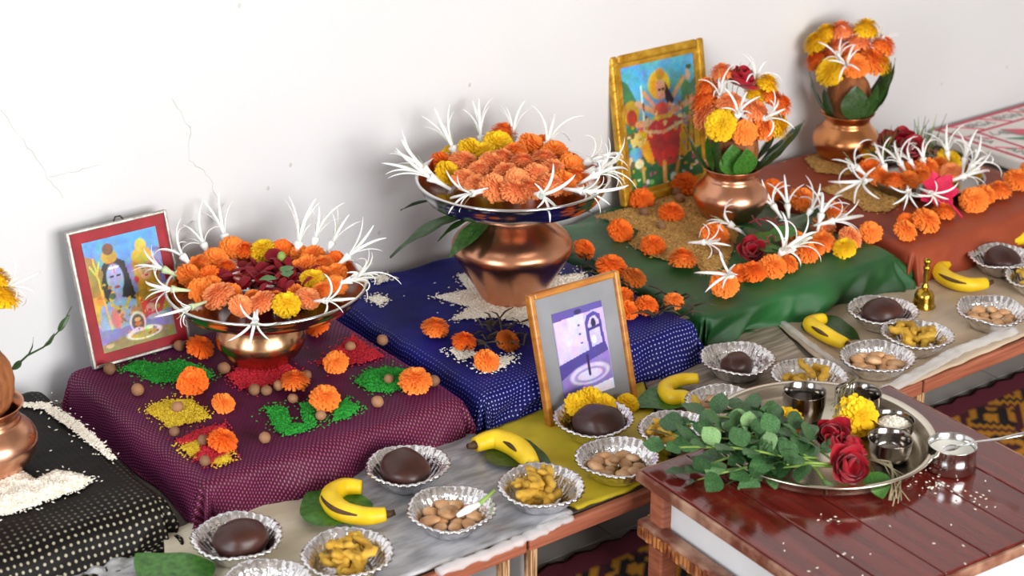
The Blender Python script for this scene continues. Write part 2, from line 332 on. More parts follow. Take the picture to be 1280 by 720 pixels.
# ------------------------------------------------------------------ sheets on the platform
def sheet(name, corners, z, m, label, seed, thick=.0025, wr=.002, n=40, cat='sheet', curl=0):
    a, b, c, d = [P(u, v, z) for u, v in corners]
    def fn(i, j):
        q = a.lerp(b, i).lerp(d.lerp(c, i), j); e = min(i, 1 - i, j, 1 - j)
        return Vector((q.x + .004 * noise.noise(Vector((q.y * 25, seed, 0))), max(q.y + .004 * noise.noise(Vector((q.x * 25, seed, 3))), Y0 - .02 if curl else 0), z + .0012 + wr * abs(fbm(q.x, q.y, seed, 14)) + (curl * max(0, 1 - j / .12) if curl else 0)))
    mb = MB().grid(fn, n, n); o = obj(name, mb, m); s = o.modifiers.new('thickness', 'SOLIDIFY'); s.thickness = thick; s.offset = 1
    return tag(o, label, cat)
sheet('paper_sheet', [(205, 800), (470, 740), (440, 560), (205, 672)], ZP, 'cream_paper', 'cream paper sheet on the low table under the jaggery bowl', 1)
sheet('wrapped_mat', [(480, 739), (716, 648), (585, 538), (386, 612)], ZP + .003, 'newsprint', 'grey crinkled plastic-wrapped newspaper mat with a banana and nuts', 2, thick=.004, wr=.004, curl=.004)
sheet('yellow_cloth', [(722, 640), (842, 594), (800, 470), (568, 558)], ZP, 'yellow_cloth', 'mustard yellow cloth under the framed photograph', 3, thick=.004, wr=.006, cat='cloth')
sheet('wood_print_sheet', [(850, 588), (1060, 505), (965, 404), (800, 466)], ZP, 'wood_sheet', 'grey wood-patterned sheet between yellow cloth and steel tray', 4, thick=.003)
sheet('beige_sheet', [(1085, 505), (1345, 395), (1180, 312), (965, 402)], ZP, 'beige_sheet', 'beige glossy sheet under the brass bell', 5, thick=.003, wr=.003)

# plastic film rolls
def film(pts, z, rad, label, seed):
    ws = [P(u, v, z + rad * .6) for u, v in pts]; fine = []
    for a, b in zip(ws, ws[1:]): fine += [a.lerp(b, k / 14) for k in range(14)]
    fine.append(ws[-1]); mb = MB(); n = 14
    mb.tube(fine, [rad * (1 + .35 * noise.noise(Vector((i * .5, seed, 0)))) for i in range(len(fine))], n=n, flat=.6)
    mb.v = [tuple(Vector(p) + Vector((0, 0, rad * .35 * noise.noise(Vector(p) * 60)))) for p in mb.v]
    return tag(obj('plastic_film', mb, 'clear_plastic'), label, 'plastic film')
film([(1088, 499), (1150, 465), (1200, 437), (1268, 413)], ZP + .003, .011, 'crumpled clear plastic film along the beige sheet edge', 1)
film([(972, 398), (1005, 424), (1040, 450), (1075, 470)], ZP + .003, .007, 'rolled clear plastic film between beige and grey sheets', 5)
film([(548, 715), (620, 688), (675, 664), (712, 646)], ZP + .009, .009, 'clear plastic film folded over the grey newspaper mat edge', 9)
sheet('plastic_sheet', [(-60, 800), (200, 780), (190, 694), (-60, 742)], ZP, 'clear_plastic', 'crumpled clear plastic sheet beside the black cloth', 13, thick=.002, wr=.016, n=60)

# ------------------------------------------------------------------ red table
tx0, tx1, ty0, ty1 = 1.432, 1.900, 1.202, 1.620
rt = thing('red_table', 'low dark red varnished plank table with white side panels', 'table', ((tx0 + tx1) / 2, (ty0 + ty1) / 2, 0), (0, 0, -.06))
W, D = tx1 - tx0, ty1 - ty0; npk = 6; pw = W / npk
for i in range(npk):
    q = bevel(obj('plank', MB().box((-W / 2 + pw * (i + .5), 0, ZT - .009), (pw - .0016, D, .018 + .0008 * (i % 2))), 'red_wood', rt, smooth=False), .0016)
mb = MB()
for s in (-1, 1):
    bevel(obj('side_edge', MB().box((s * (W / 2 + .003), 0, ZT - .010), (.006, D + .012, .0165)), 'worn_edge', rt, smooth=False), .002)
    bevel(obj('end_edge', MB().box((0, s * (D / 2 + .003), ZT - .010), (W, .006, .0165)), 'worn_edge', rt, smooth=False), .002)
    obj('apron', MB().box((s * (W / 2 - .030), 0, ZT - .055), (.012, D - .05, .074)), 'white_laminate', rt, smooth=False)
    obj('apron', MB().box((0, s * (D / 2 - .030), ZT - .055), (W - .05, .012, .074)), 'white_laminate', rt, smooth=False)
    for along in (0, 1):
        Ln = D + .006 if along == 0 else W + .006
        c = (s * (W / 2 - .007), 0, .130) if along == 0 else (0, s * (D / 2 - .007), .130)
        rl = bevel(obj('lower_rail', MB().box(c, (.022, Ln, .028) if along == 0 else (Ln - .05, .022, .028)), 'worn_edge', rt, smooth=False), .004)
        cm = MB()
        for k in range(int(Ln / .0085)):
            t = -Ln / 2 + .006 + k * .0085 + R.uniform(-.0012, .0012)
            o_ = s * .0115; h_ = R.uniform(.013, .021)
            cm.box((c[0] + (o_ if along == 0 else t), c[1] + (t if along == 0 else o_), c[2] + R.uniform(-.002, .002)), (.003, .0052, h_) if along == 0 else (.0052, .003, h_))
        obj('carving', cm, 'carved', rl, smooth=False)
    for s2 in (-1, 1): bevel(obj('leg', MB().box((s * (W / 2 - .024), s2 * (D / 2 - .024), (ZT - .018) / 2 + .004), (.03, .03, ZT - .026)), 'ply_edge', rt, smooth=False), .003)
# rice spilt on the table
mb = MB()
def grain(mb, p, l, r, yaw, tilt=0):
    d = Vector((math.cos(yaw) * math.cos(tilt), math.sin(yaw) * math.cos(tilt), math.sin(tilt))) * l; a = Vector((-math.sin(yaw), math.cos(yaw), 0)) * r; b = Vector((0, 0, r))
    p = Vector(p); mb.add([p - d, p + d, p + a, p - a, p + b, p - b], [(0, 4, 2), (0, 3, 4), (0, 2, 5), (0, 5, 3), (1, 2, 4), (1, 4, 3), (1, 5, 2), (1, 3, 5)])
for cx, cy, s, n in [(1170, 605, 14, 36), (1225, 620, 16, 16), (1040, 645, 10, 6), (1150, 590, 20, 8), (1150, 660, 60, 8), (1010, 690, 30, 5), (1100, 690, 60, 5)]:
    for _ in range(n): grain(mb, P(R.gauss(cx, s), R.gauss(cy, s * .5), ZT + .0025), .0026, .0011, R.uniform(0, 6))
tag(obj('spilt_rice', mb, 'rice'), 'white rice grains spilt on the red table', 'rice', kind='stuff')

# ------------------------------------------------------------------ rug
def painted_grid(name, m, nx, ny, fn_pos, cols):
    mb = MB().grid(fn_pos, nx, ny); me = mb.mesh(name, m); ca = me.color_attributes.new('print', 'FLOAT_COLOR', 'POINT')
    ca.data.foreach_set('color', np.asarray(cols, np.float32).reshape(-1)); return me
rx0, rx1, ry0, ry1 = .75, 3.3, .55, 1.787; nx, ny = 300, 150
gx, gy = np.meshgrid(np.linspace(0, 1, nx + 1), np.linspace(0, 1, ny + 1)); wx = rx0 + (rx1 - rx0) * gx; wy = ry0 + (ry1 - ry0) * gy
dark, gold, blk, mar = [np.array(S(c)) for c in ('#4a1420', '#c8871c', '#1c1012', '#6a2030')]
cx_ = np.abs(((wx / .20) % 1) - .5) * 2; cy_ = np.abs((((ry1 - wy) / .17) % 1) - .5) * 2
q = np.floor((cx_ + cy_) * 5) ; col = np.where((q % 4 == 0)[..., None], gold, np.where((q % 4 == 1)[..., None], blk, np.where((q % 4 == 2)[..., None], gold * .9, dark)))
stp = (np.floor(wx / .02) + np.floor(wy / .02)) % 3 == 0; col = np.where((stp & (q % 4 == 2))[..., None], blk, col)
col = np.where(((ry1 - wy) < .045)[..., None], mar, col); col[..., 3] = 1
rug = link('woven_rug', painted_grid('woven_rug', 'rug_pile', nx, ny, lambda i, j: (rx0 + (rx1 - rx0) * i, ry0 + (ry1 - ry0) * j + (.004 * math.sin(i * 300) if j > .99 else 0), .006 + .0015 * math.sin(i * 900) * math.sin(j * 500)), col.reshape(-1, 4)))
sd = rug.modifiers.new('thickness', 'SOLIDIFY'); sd.thickness = .006; sd.offset = -1
tag(rug, 'dark maroon woven rug with gold and black stepped pattern on the floor', 'rug')

# ------------------------------------------------------------------ grain heaps and powder patches
def inside(x, y, poly):
    c = False; j = len(poly) - 1
    for i in range(len(poly)):
        if (poly[i][1] > y) != (poly[j][1] > y) and x < (poly[j][0] - poly[i][0]) * (y - poly[i][1]) / (poly[j][1] - poly[i][1]) + poly[i][0]: c = not c
        j = i
    return c
def edge_dist(x, y, poly):
    d = 9
    for i in range(len(poly)):
        ax, ay = poly[i - 1]; bx, by = poly[i]; t = max(0, min(1, ((x - ax) * (bx - ax) + (y - ay) * (by - ay)) / ((bx - ax) ** 2 + (by - ay) ** 2 + 1e-12)))
        d = min(d, math.hypot(x - ax - t * (bx - ax), y - ay - t * (by - ay)))
    return d
def heap(name, px, z, mats, label, cat, h=.004, n=1500, gl=.0032, gr=.0011, stray=.04, slope=.02):
    polys = px if isinstance(px[0][0], (tuple, list)) else [px]; mats = [mats] if isinstance(mats, str) else mats
    mb = MB()
    for pi_, pp in enumerate(polys):
        poly = [tuple(P(u, v, z).xy) for u, v in pp]; mi = pi_ % len(mats)
        xs = [p[0] for p in poly]; ys = [p[1] for p in poly]; bx = (min(xs), max(xs)); by = (min(ys), max(ys)); st = .004
        def hh(x, y): return z + .0008 + h * min(1, edge_dist(x, y, poly) / slope) * (.8 + .3 * noise.noise(Vector((x * 60, y * 60, 1))))
        idx = {}; vs = []; fs = []
        nx_ = int((bx[1] - bx[0]) / st) + 2; ny_ = int((by[1] - by[0]) / st) + 2
        for i in range(nx_):
            for j in range(ny_):
                x, y = bx[0] + i * st, by[0] + j * st
                if inside(x, y, poly): idx[i, j] = len(vs); vs.append((x, y, hh(x, y)))
        for (i, j) in list(idx):
            k = [idx.get(t) for t in ((i, j), (i + 1, j), (i + 1, j + 1), (i, j + 1))]
            if None not in k: fs.append(tuple(k))
        mb.add(vs, fs, mi); cnt = 0; tries = 0; nn = n if not isinstance(n, list) else n[pi_]
        while cnt < nn and tries < nn * 8:
            tries += 1; x, y = R.uniform(bx[0] - .008, bx[1] + .008), R.uniform(by[0] - .008, by[1] + .008); ins = inside(x, y, poly)
            if not ins and R.random() > stray * (1 if edge_dist(x, y, poly) < .012 else .1): continue
            zz = hh(x, y) if ins else z + .001; k0 = len(mb.f); grain(mb, (x, y, zz + gr * .6), gl * R.uniform(.7, 1.1), gr, R.uniform(0, 6.3), R.uniform(-.3, .3)); mb.m[k0:] = [mi] * (len(mb.f) - k0); cnt += 1
    return tag(obj(name, mb, mats, smooth=False), label, cat, kind='stuff')
ZK = ZB - .012
heap('rice_heap', [(-60, 600), (20, 585), (45, 600), (70, 588), (95, 592), (120, 600), (95, 617), (60, 628), (30, 640), (-60, 660)], ZK, 'rice', 'white rice heaped around the copper pot on black cloth', 'rice', h=.012, n=2200)
heap('rice_trail', [(25, 504), (58, 503), (90, 521), (120, 545), (147, 574), (139, 577), (112, 556), (84, 534), (54, 513), (28, 510)], ZK, 'rice', 'curved trail of white rice on the black cloth', 'rice', h=.003, n=700, stray=.03)
heap('rice_star', [[(570, 345), (598, 338), (640, 352), (700, 345), (738, 340), (728, 352), (700, 372), (690, 400), (668, 412), (640, 402), (612, 398), (560, 402), (585, 385), (540, 372), (583, 362)]], ZB, 'rice', 'star of white rice under the large copper pot', 'rice', h=.005, n=3400, stray=.08)
heap('rice_patch', [[(560, 438), (582, 432), (598, 444), (575, 452)], [(590, 458), (622, 446), (646, 445), (634, 460), (606, 468)]], ZB, 'rice', 'small white rice patches under the marigolds on blue cloth', 'rice', h=.003, n=260, stray=.2)
heap('rice_patch', [[(468, 347), (480, 342), (487, 349), (474, 355)], [(458, 374), (472, 368), (487, 374), (474, 384)]], ZB, 'rice', 'small pale rice dabs on the blue cloth by the flower plate', 'rice', h=.003, n=120, stray=.2)
heap('paddy_heap', [(740, 272), (770, 264), (800, 258), (850, 240), (885, 255), (902, 278), (925, 292), (915, 315), (908, 335), (880, 345), (868, 330), (840, 328), (815, 322), (785, 306), (800, 290), (780, 280)], ZB, 'paddy', 'brown unhusked rice spread under the lota on green cloth', 'grain', h=.005, n=3600, gl=.0038, gr=.0014)
heap('paddy_heap', [(1005, 200), (1030, 188), (1080, 195), (1095, 210), (1060, 220), (1020, 216)], ZB, 'paddy', 'brown unhusked rice under the lota on rust-red cloth', 'grain', h=.006, n=900, gl=.0038, gr=.0014)
heap('paddy_heap', [(1022, 238), (1050, 228), (1100, 228), (1150, 240), (1110, 265), (1085, 266), (1060, 250)], ZB, 'paddy', 'brown unhusked rice beside the flower plate on rust-red cloth', 'grain', h=.004, n=1100, gl=.0038, gr=.0014)
PG = dict(gl=.0022, gr=.0012, stray=.10, h=.0025, slope=.01)
heap('powder_patch', [(150, 462), (172, 451), (200, 455), (225, 450), (250, 458), (270, 470), (248, 482), (222, 478), (190, 480), (176, 470)], ZB, 'powder_green', 'green rice-powder patch before the red framed print', 'coloured powder', n=1500, **PG)
heap('powder_patch', [[(330, 510), (346, 507), (358, 510), (366, 530), (378, 530), (374, 505), (390, 502), (395, 520), (396, 534), (380, 541), (360, 546), (344, 540)], [(416, 528), (420, 508), (432, 500), (450, 510), (440, 520)]], ZB, 'powder_green', 'green rice-powder patch shaped like a letter U on maroon', 'coloured powder', n=800, **PG)
heap('powder_patch', [(442, 478), (458, 464), (480, 460), (510, 462), (512, 485), (490, 492), (462, 491)], ZB, 'powder_green', 'green almond-shaped powder patch beside the front corner marigold', 'coloured powder', n=1000, **PG)
heap('powder_patch', [(180, 515), (195, 504), (215, 500), (240, 500), (266, 523), (240, 530), (210, 536), (196, 524)], ZB, 'powder_yellow', 'yellow diamond powder patch on the maroon cloth', 'coloured powder', n=1100, **PG)
heap('powder_patch', [[(218, 553), (245, 538), (282, 530), (284, 540), (250, 552), (228, 558)], [(226, 560), (248, 550), (250, 565), (238, 572)], [(240, 575), (252, 556), (285, 562), (290, 572), (262, 582)], [(262, 576), (285, 566), (290, 576), (272, 582)]], ZB, ['powder_red', 'powder_yellow'], 'red and yellow powder star on the maroon cloth', 'coloured powder', n=420, **PG)
heap('powder_patch', [(283, 470), (300, 458), (360, 456), (384, 470), (372, 484), (340, 482), (300, 488)], ZB, 'powder_red', 'crimson powder patch under the bronze bowl', 'coloured powder', n=1400, **PG)
heap('powder_patch', [(395, 456), (425, 432), (440, 420), (455, 430), (482, 446), (455, 455), (425, 458)], ZB, 'powder_red', 'crimson powder patch near the back edge of maroon cloth', 'coloured powder', n=1200, **PG)

# ------------------------------------------------------------------ flowers
def marigold_mesh(seed, m):
    r = random.Random(seed); mb = MB(); mb.ball((0, 0, -.02), (.80, .80, .58), 16, 10)
    def pt(th, a, q): return Vector((math.sin(th) * math.cos(a) * q, math.sin(th) * math.sin(a) * q, math.cos(th) * q * .78))
    for th, n, wd, lift in [(.10, 5, .18, .08), (.28, 9, .15, .08), (.46, 14, .13, .08), (.64, 18, .125, .08), (.82, 21, .12, .08), (1.0, 23, .12, .09), (1.18, 24, .12, .09), (1.37, 24, .12, .08), (1.57, 24, .12, .06), (1.80, 20, .13, .03), (2.05, 15, .14, 0)]:
        off = r.uniform(0, 6)
        for k in range(n):
            a = off + 2 * PI * k / n + r.uniform(-.09, .09); t = th + r.uniform(-.07, .07); q = r.uniform(.90, 1.04); vs = []; lf = lift + r.uniform(-.03, .07)
            for dt, rad, ww in [(-.18, .78, .7), (-.02, .93, 1.0), (.08, 1.02 + lf, 1.0), (.11, 1.08 + lf, .7)]:
                for sg in (-1, 0, 1):
                    tt = max(.02, t + dt); da = sg * wd * ww / max(.30, math.sin(tt)) * .95; vs.append(pt(tt, a + da, q * (rad + (.035 if sg == 0 and dt < .1 else 0) + r.uniform(-.015, .015))))
            mb.add(vs, [(l * 3 + c, l * 3 + c + 1, l * 3 + c + 4, l * 3 + c + 3) for l in range(3) for c in (0, 1)])
    return mb.mesh('marigold', m)
MG = {}
def marigold(pos, diam, colour, label, group, tilt=None, name='marigold'):
    k = (colour, R.randrange(3))
    if k not in MG: MG[k] = marigold_mesh(k[1] + 5, 'marigold_' + colour)
    d = tilt if tilt else Vector((R.uniform(-.5, .3), R.uniform(-.8, .2), 1))
    o = link(name, MG[k], None, pos, zto(d, R.uniform(0, 6)), diam * .5)
    return tag(o, label, 'flower', group)
def mg_on(u, v, dpx, z, colour, label, group, lift=.62):
    p = P(u, v, z); s = px_m(p); rr = dpx * s * .5; p = P(u, v, z + rr * lift); return marigold(p, dpx * px_m(p) * 1.05, colour, label, group)
CM = {'o': 'orange', 'd': 'deep', 'p': 'peach', 'y': 'yellow', 'r': 'rust'}
for u, v, d, c in [(250, 435, 30, 'd'), (241, 478, 33, 'd'), (279, 505, 25, 'o'), (278, 552, 32, 'd'), (397, 408, 27, 'd'), (420, 454, 27, 'o'), (369, 478, 31, 'o'), (406, 499, 33, 'o'), (519, 477, 35, 'o')]:
    mg_on(u, v, d, ZB, CM[c], 'orange marigold head lying on the maroon cloth', 'marigolds on the maroon cloth')
for u, v, d, c in [(544, 411, 30, 'o'), (580, 428, 27, 'd'), (634, 427, 26, 'r'), (608, 452, 28, 'o')]:
    mg_on(u, v, d, ZB, CM[c], 'orange marigold head on blue cloth beside wilted sprigs' if c != 'r' else 'withered rust-coloured marigold head beside the framed photograph', 'marigolds at the blue cloth corner')
for u, v, d, c in [(730, 312, 24, 'd'), (764, 335, 33, 'd'), (792, 348, 26, 'r'), (783, 388, 25, 'd'), (808, 383, 26, 'd'), (842, 377, 22, 'o'), (778, 372, 24, 'd')]:
    mg_on(u, v, d, ZB, CM[c], 'deep orange marigold head on blue cloth behind the framed photograph', 'marigolds on the blue cloth near green')
for u, v, d, c in [(775, 289, 28, 'd'), (816, 308, 27, 'd'), (853, 325, 32, 'o'), (839, 267, 28, 'd'), (856, 232, 31, 'd'), (802, 250, 27, 'd'), (893, 296, 33, 'o'), (966, 238, 26, 'd'), (857, 213, 26, 'd')]:
    mg_on(u, v, d, ZB, CM[c], 'orange marigold head around the lota on green cloth', 'marigolds around the green stand lota')
for u, v, d, c in [(905, 356, 31, 'o'), (925, 342, 22, 'd'), (941, 341, 29, 'd'), (966, 334, 30, 'o'), (984, 330, 24, 'o'), (1002, 250, 30, 'o'), (1040, 266, 30, 'o'), (1028, 284, 28, 'p'), (1028, 304, 29, 'o'), (1062, 298, 27, 'p'), (1088, 291, 25, 'o'), (992, 303, 28, 'o'), (1007, 316, 28, 'o'), (1018, 312, 22, 'o')]:
    mg_on(u, v, d, ZB, CM[c], 'orange marigold head in the leafy heap on green cloth', 'marigolds in the green stand heap')
mg_on(1056, 311, 26, ZB, 'yellow', 'yellow marigold at the front of the green cloth heap', 'yellow marigold of the heap')
for u, v, d, c in [(1131, 289, 26, 'o'), (1157, 277, 31, 'o'), (1133, 277, 20, 'd'), (1179, 266, 26, 'o'), (1217, 251, 31, 'o'), (1231, 244, 24, 'o'), (1249, 239, 27, 'o'), (1271, 226, 29, 'o'), (1291, 215, 28, 'o')]:
    mg_on(u, v, d, ZB, CM[c], 'orange marigold head in the row along rust-red cloth edge', 'marigold row on the rust-red cloth')

# spider lilies
PET = []
for a0, a1 in [(.12, .7), (.2, 1.3), (.3, 2.0), (.15, 1.0), (.45, 2.6)]:
    mb = MB(); pts = []; x = z = 0
    for i in range(13):
        pts.append((x, 0, z)); al = a0 + a1 * (i / 12) ** 1.4; x += math.sin(al) / 12; z += math.cos(al) / 12
    mb.tube(pts, [.026, .034, .037, .039, .040, .040, .039, .037, .035, .031, .026, .019, .008], n=6, flat=.4, up=Vector((0, 1, 0)) if False else Vector((0, 0, 1)))
    PET.append(mb.mesh('petal', 'lily_white'))
LT = {}
def lily_tube(m):
    if m not in LT: LT[m] = MB().lathe([(.0, -.45), (.04, -.44), (.055, -.15), (.07, 0), (.11, .12), (.12, .20), (.05, .17), (0, .12)], 10).mesh('flower_tube', m)
    return LT[m]
FIL = MB().tube([(0, 0, 0), (.1, 0, .35), (.25, 0, .75)], [.008, .007, .005], n=4).mesh('filament', 'lily_green')
def lily(pos, d, size, label, group, n=6, droop=.5, closed=False, green=False):
    t = thing('spider_lily', label, 'flower', pos, zto(d, R.uniform(0, 6)), group)
    link('flower_tube', lily_tube('lily_green' if green else 'lily_white'), t, (0, 0, 0), None, size)
    for k in range(n):
        v = R.choice([0, 3] if closed else ([1, 2, 3] if R.random() > droop else [1, 2, 4]))
        link('petal', PET[v], t, (0, 0, size * .10), (0, R.uniform(-.1, .1), 2 * PI * k / n + R.uniform(-.3, .3)), size * R.uniform(.9, 1.4))
    for k in range(3 if not green else 5): link('filament', FIL, t, (0, 0, size * .1), (0, R.uniform(-.2, .3), R.uniform(0, 6.3)), size * R.uniform(.7, 1))
    return t
# roses: cupped petals
def petal_mesh(seed, m):
    r = random.Random(seed); mb = MB(); cp = r.uniform(.5, .7)
    def fn(i, j):
        s = (i - .5) * 2; wd = .62 * math.sin(PI * (.12 + .80 * j)) ** .6; x = s * wd; z = j * 1.0 - .10 * s * s * j; y = -cp * math.sin(j * 1.9) * .45 + .38 * s * s * wd + (.22 * max(0, j - .75) * 4 * (1 - .3 * s * s) if seed % 2 else .1 * j)
        return (x, -y + .08 * r.uniform(-.3, .3), z)
    mb.grid(fn, 6, 6); return mb.mesh('petal', m)
RP = {m: [petal_mesh(i, m) for i in range(3)] for m in ('rose_red', 'rose_pink', 'rose_dark')}
def rose(pos, d, size, label, group=None, m='rose_red', stem=None, n=15):
    t = thing('rose', label, 'rose', pos, zto(d, R.uniform(0, 6)), group)
    for k in range(n):
        q = k / n; a = k * 2.4; rad = .05 + .33 * q; ln = size * (.62 + .12 * (k % 3) * .5 + .08 * q)
        rot = Matrix.Rotation(a, 4, 'Z') @ Matrix.Translation((0, rad * size * .75, -.22 * size * q)) @ Matrix.Rotation(-.15 - 0.85 * q ** 1.5, 4, 'X')
        o = link('petal', RP[m][k % 3], t); o.matrix_local = rot @ Matrix.Scale(ln, 4)
    sp = MB().ball((0, 0, -.06 * size), (.16 * size, .16 * size, .16 * size), 10, 6); obj('calyx', sp, 'leaf_rose', t)
    if stem: obj('stem', MB().tube(stem, .0022, n=6), 'stem', t)
    return t
LEAVES = {}
def leaf_mesh(kind, m):
    if (kind, m) in LEAVES: return LEAVES[kind, m]
    mb = MB(); asp, cup, curl = {'oval': (.40, .25, .25), 'long': (.16, .35, .5), 'betel': (.42, .08, .06), 'straight': (.17, .3, .08)}[kind]
    def fn(i, j):
        s = (i - .5) * 2; wd = asp * math.sin(PI * min(1, (.02 + .98 * j)) ** (.85 if kind != 'betel' else .6)) ** .8 + .002; a = curl * j
        return (s * wd, j * math.cos(a * .5), cup * wd * abs(s) * .6 - j * math.sin(a) * .5 + .02 * math.sin(j * 14) * s * .6)
    mb.grid(fn, 6, 10); mb.tube([(0, -.18, 0), (0, 0, -.004), (0, .45, -.004 - .45 * math.sin(curl * .45) * .45)], [.014, .014, .006], n=5)
    LEAVES[kind, m] = mb.mesh('leaf', m); return LEAVES[kind, m]
def leaf_rot(d, up=(0, 0, 1), roll=0):
    d = Vector(d).normalized(); x = d.cross(Vector(up)); x = x.normalized() if x.length > 1e-3 else Vector((1, 0, 0)); z = x.cross(d)
    return Matrix((x, d, z)).transposed().to_quaternion() @ Quaternion((0, 1, 0), roll)
def leaf(pos, d, ln, kind, m, label, group=None, roll=0, up=(0, 0, 1), name='leaf', parent=None):
    o = link(name, leaf_mesh(kind, m), parent, pos, leaf_rot(d, up, roll), ln)
    return o if parent else tag(o, label, 'leaf', group)

# ------------------------------------------------------------------ pots with flower plates
def pot(name, c, prof, m, label, ring=None):
    o = obj(name, MB().lathe(prof, 64), m, None, loc=c); s = o.modifiers.new('smooth', 'SUBSURF'); s.levels = s.render_levels = 1
    return tag(o, label, 'pot')
def wall_prof(pr, th=.002): return pr + [(max(r - th, 0), z + (th if i == len(pr) - 1 else 0)) for i, (r, z) in reversed(list(enumerate(pr)))]
def plate(c, r, label, dep=.024, m='steel'):
    pr = [(0, 0), (r * .70, 0), (r * .88, dep * .22), (r * .945, dep * .75), (r * .965, dep), (r * .985, dep + .002), (r, dep + .001), (r * .995, dep - .003), (r * .975, dep - .004), (r * .955, dep * .55), (r * .895, dep * .10), (r * .70, -.003), (0, -.003)]
    pr = [(x, z) for x, z in pr]; return tag(obj('steel_plate', MB().lathe(list(reversed(pr)), 72), m, None, loc=c), label, 'plate')
# bronze bowl, maroon stand
B1 = P(328, 450, ZB); pot('bronze_bowl', B1, wall_prof([(.030, 0), (.045, .003), (.060, .016), (.070, .034), (.069, .050), (.060, .066), (.050, .078), (.047, .090), (.056, .102)]), 'bronze', 'squat shiny bronze bowl on the maroon cloth under a flower plate')
C1 = Vector((B1.x + .010, B1.y - .010, ZB + .105)); R1 = .155
plate(C1, R1, 'round steel plate of marigolds and rose petals on the bronze bowl', .026)
Z1 = C1.z + .024
LAB1 = 'marigold head on the rose-petal plate over the bronze bowl'
for u, v, d, c in [(290, 312, 29, 'o'), (269, 325, 28, 'o'), (249, 332, 27, 'o'), (236, 345, 28, 'o'), (251, 363, 28, 'o'), (274, 371, 35, 'p'), (301, 383, 26, 'p'), (328, 379, 30, 'p'), (329, 314, 29, 'y'), (306, 314, 24, 'd'), (353, 314, 26, 'd'), (391, 321, 27, 'o'), (384, 332, 26, 'o'), (404, 332, 26, 'o'), (420, 327, 24, 'd'), (420, 342, 25, 'o'), (391, 352, 30, 'y'), (420, 357, 24, 'o'), (384, 374, 28, 'p'), (358, 382, 31, 'y'), (375, 318, 22, 'o'), (262, 345, 25, 'd'), (340, 316, 20, 'd'), (403, 364, 24, 'o'), (405, 345, 24, 'o'), (372, 335, 20, 'o'), (265, 357, 24, 'o'), (290, 366, 22, 'o'), (283, 335, 22, 'd'), (316, 372, 20, 'o'), (345, 374, 22, 'o'), (370, 366, 20, 'o')]:
    mg_on(u, v, d, Z1 - .010, CM[c], ('yellow ' if c == 'y' else 'orange ') + LAB1, ('yellow ' if c == 'y' else 'orange ') + 'marigolds on the rose-petal plate', .5)
RPM = petal_mesh(1, 'rose_red')
for k in range(74):
    a = R.uniform(0, 6.3); q = math.sqrt(R.random()); u, v = 338 + 58 * q * math.cos(a), 346 + 22 * q * math.sin(a)
    o = link('rose_petal', R.choice(RP['rose_dark']), None, P(u, v, Z1 + R.uniform(-.010, .002) + .004 * (1 - q)), Quaternion((0, 0, 1), R.uniform(0, 6.3)) @ Quaternion((1, 0, 0), R.uniform(.9, 1.9)), R.uniform(.017, .025))
    tag(o, 'loose crimson rose petal heaped in the marigold ring', 'petal', 'rose petals on the plate')
for u, v, a in [(352, 340, .3), (345, 348, 2.8), (360, 346, 1.2)]:
    leaf(P(u, v, Z1 + .012), (math.cos(a), math.sin(a), .15), .026, 'oval', 'leaf_mid', 'small green leaf among the crimson rose petals', 'green leaves on the petal plate')
tag(obj('green_bud', MB().ball(P(352, 321, Z1 + .012), (.007, .007, .009), 12, 8), 'stem'), 'small round green bud behind the rose petals', 'bud')
def plate_lily(u, v, z, c, elev, size, label, group, spread=0, **k):
    b = P(u, v, z); o = Vector((b.x - c.x, b.y - c.y, 0)).normalized(); o.rotate(Quaternion((0, 0, 1), spread))
    return lily(b, o * math.cos(elev) + Vector((0, 0, math.sin(elev))), size, label, group, **k)
for u, v, e, s, kw in [(258, 312, .75, .055, {}), (283, 302, .9, .062, dict(closed=True)), (234, 326, .6, .058, {}), (212, 340, .35, .055, dict(green=True)), (222, 362, .2, .05, dict(green=True)), (244, 382, .0, .045, dict(green=True)), (320, 396, -.1, .045, {}), (403, 376, .3, .045, {}), (372, 312, .95, .062, dict(closed=True)), (392, 306, .85, .06, dict(closed=True)), (412, 310, .75, .055, dict(closed=True)), (430, 325, .5, .055, dict(closed=True)), (440, 348, .45, .058, {}), (432, 352, .3, .05, {})]:
    plate_lily(u, v, Z1 + .006, C1, e, s, 'white spider lily around the rim of the rose-petal plate', 'spider lilies of the rose-petal plate', **kw)

